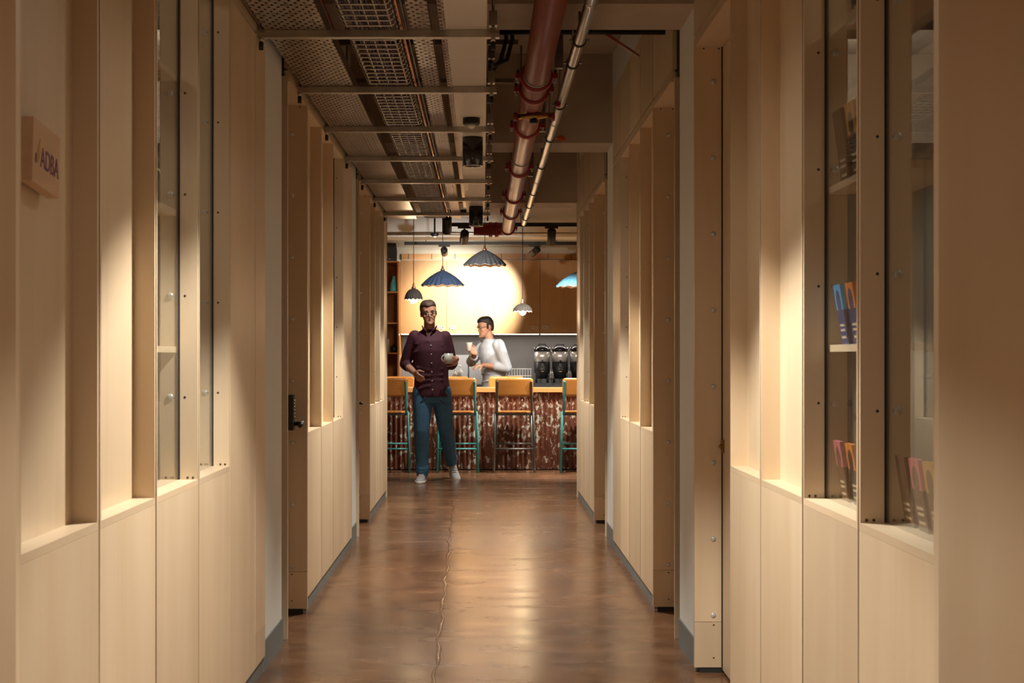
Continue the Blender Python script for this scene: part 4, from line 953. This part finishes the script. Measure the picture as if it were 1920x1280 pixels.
facebits(p1, F1, 'hair_brown'); hairmesh(F1, 'hair_brown', p1, None)
m = MB()
T1s = [(hipc.x, hipc.y, .855, .186, .142), (hipc.x, hipc.y, .95, .182, .138)]+[(a, b, c, d+.022, e+.022) for a, b, c, d, e in T1[2:6]]+[(CX-.01, D1-.008, 1.45, .170, .108), (CX-.01, D1-.005, 1.487, .135, .092), (CX-.012, D1, 1.535, .075, .072)]
m.rings(torso_rings(T1s))
limb(m, [shl+Vector((.01, 0, .005)), shl.lerp(el_r, .5), el_r, el_r.lerp(wr_r, .30)], [.066, .064, .058, .054]); limb(m, [shr+Vector((-.01, 0, .005)), shr.lerp(el_l, .5), el_l, el_l.lerp(wr_l, .30)], [.066, .064, .058, .054])
for k in range(7):   # folds
    z = .93+k*.075; m.tube([(CX-.16+.03*math.sin(k*2.1), D1-.105, z), (CX-.02, D1-.135, z+.035*math.cos(k)), (CX+.13, D1-.11, z+.02*math.sin(k*1.7))], [.006, .012, .006], 8)
o = m.build('shirt', 'maroon', p1); remesh(o, .009, 9)
for k in range(6): z = .93+k*.088; MB().ball((CX+.02-.003*k, D1-.152+.0*k, z), (.007, .004, .007), 10, 6).build('button', 'ceramic', o)
for s in (-1, 1): MB().rings([[HC+Vector((s*x_, y_, z_)) for x_, y_, z_ in q] for q in (((.015, -.085, -.075), (.06, -.06, -.03), (.07, .0, -.012), (.06, .0, -.05)), ((.02, -.093, -.085), (.068, -.066, -.036), (.078, .0, -.02), (.066, .0, -.06)))]).build('collar', 'maroon', o)
m = MB(); m.rings(torso_rings([(hipc.x, hipc.y, .80, .165, .125), (hipc.x, hipc.y, .90, .178, .130), (hipc.x, hipc.y, .98, .172, .124)]))
for hp, kn, an in ((hl, knee_r, ank_r), (hr, knee_l, ank_l)):
    limb(m, [hp+Vector((0, 0, -.02)), hp.lerp(kn, .4), kn, kn.lerp(an, .4), an+(kn-an)*.02], [.108, .100, .080, .074, .062], 14)
    for f in (.86, .93, .2): c = kn.lerp(an, f); m.tube([c+Vector((.066*math.cos(t), .066*math.sin(t), .012*math.sin(2*t+f*9))) for t in [i*.6283 for i in range(11)]], .010, 6)
o = m.build('jeans', 'denim', p1); remesh(o, .009, 3)
for s in (-1, 1): MB().tube([(hipc.x+s*.06, hipc.y-.128, .86), (hipc.x+s*.11, hipc.y-.118, .80), (hipc.x+s*.15, hipc.y-.08, .78)], .004, 6).build('pocket_seam', 'dark_trousers', o)
shoe(p1, fr_heel+Vector((0, .03, .001)), (-.08, -1, 0), 0)
shoe(p1, ank_l+Vector((.0, .075, -.072)), (.25, -1, 0), R(-32))
mc = Vector((px2x(841, 15.22), 15.205, 1.19))
r = thing('mug', mc, 'pale grey mug held by the walking person', 'mug')
MB().lathe(mc, [(.0, .0), (.036, .0), (.042, .006), (.044, .10), (.040, .10), (.038, .01), (.0, .008)], 24).build('cup', 'ceramic', r)
MB().tube([mc+Vector((-.040-.028*math.sin(t), -.0, .05+.032*math.cos(t))) for t in [i*math.pi/8 for i in range(9)]], .006, 8).build('handle', 'ceramic', r)

# ---- the person behind the bar, turned to the left
D2 = 18.55; C2 = px2x(925, D2)
p2 = thing('person', (C2, D2, 0), 'person in white shirt behind the bar raising a cup', 'person')
rotz = Matrix.Rotation(R(-62), 3, 'Z')      # faces -x and a little towards the viewer
H2 = Vector((px2x(913, D2), D2-.02, 1.505)); HR2 = Matrix.Rotation(R(-62), 3, 'Z') @ Matrix.Rotation(R(10), 3, 'X')
F2 = lambda v: H2+HR2 @ v
def L2(x_, y_, z_): v = rotz @ Vector((x_, y_, 0)); return Vector((C2+v.x, D2+v.y, z_))   # local: -y is his front, +x is his left
TR = Matrix.Rotation(R(-62), 3, 'Z')
def t2(secs, n=24): return [ell(L2(x_, y_, z), rx, ry, n, TR) for x_, y_, z, rx, ry in secs]
sA, sB = L2(-.19, -.03, 1.40), L2(.19, -.03, 1.40)        # sA: near the viewer? decided by the turn
eA = L2(-.27, -.16, 1.20); wA = Vector((px2x(886, D2)+.035, D2-.20, 1.30))
eB = L2(.25, .05, 1.13); wB = L2(.12, -.20, 1.16)
hA, hB = L2(-.085, .02, .90), L2(.085, .02, .90)
legs2 = [(hA, L2(-.09, -.01, .49), L2(-.09, .02, .085)), (hB, L2(.09, -.01, .49), L2(.09, .02, .085))]
m = MB(); headmesh(m, F2); limb(m, [H2+Vector((.045, .0, -.10)), H2+Vector((.015, 0, .03))], [.058, .055])
T2 = [(0, .02, .84, .145, .10), (0, .02, .93, .16, .115), (0, .015, 1.05, .15, .11), (0, 0, 1.18, .16, .118), (0, -.02, 1.30, .172, .122), (0, -.03, 1.38, .165, .105), (0, -.035, 1.435, .11, .08), (0, -.04, 1.47, .06, .06)]
m.rings(t2(T2))
for sh, el, wr in ((sA, eA, wA), (sB, eB, wB)): limb(m, [sh, sh.lerp(el, .5), el, el.lerp(wr, .35), wr], [.055, .048, .041, .041, .027])
for hp, kn, an in legs2: limb(m, [hp, hp.lerp(kn, .4), kn, kn.lerp(an, .35), an], [.086, .078, .055, .054, .038])
hand(m, wA, (-.55, -.25, .50), (-.35, .85, .05), .8, 1, -1); hand(m, wB, (-.7, -.3, -.1), (.2, .2, -.9), .5, 1, 1)
o = m.build('body', 'skin2', p2); remesh(o, .0065, 2)
facebits(p2, F2, 'hair_black'); hairmesh(F2, 'hair_black', p2, None)
m = MB(); m.rings(t2([(0, .02, .83, .19, .145), (0, .02, .93, .188, .142)]+[(a, b, c, d+.025, e+.025) for a, b, c, d, e in T2[2:6]]+[(0, -.035, 1.44, .13, .095), (0, -.04, 1.475, .072, .07)]))
for sh, el, wr, f in ((sA, eA, wA, .55), (sB, eB, wB, .45)): limb(m, [sh, sh.lerp(el, .5), el, el.lerp(wr, f)], [.075, .070, .064, .054])
for k in range(6): z = .95+k*.08; m.tube([L2(-.17, -.05, z), L2(-.06, -.13, z+.03*math.sin(k*2)), L2(.1, -.12, z+.02)], [.005, .011, .005], 8)
o = m.build('shirt', 'white_shirt', p2); remesh(o, .009, 4)
m = MB(); m.rings(t2([(0, .02, .78, .165, .12), (0, .02, .95, .172, .124)]))
for hp, kn, an in legs2: limb(m, [hp, hp.lerp(kn, .4), kn, kn.lerp(an, .4), an], [.10, .094, .076, .07, .06], 14)
o = m.build('trousers', 'dark_trousers', p2); remesh(o, .010, 3)
for hp, kn, an in legs2: shoe(p2, Vector((an.x+.05, an.y, .001)), rotz @ Vector((0, -1, 0)), 0)
c2 = wA+Vector((-.075, -.075, .03))
r = thing('cup', c2, 'white paper cup raised by the person behind the bar', 'cup')
MB().lathe(c2, [(.0, .0), (.030, .0), (.040, .095), (.043, .098), (.037, .098), (.028, .006), (0, .004)], 20).build('cup_wall', 'white_plastic', r)
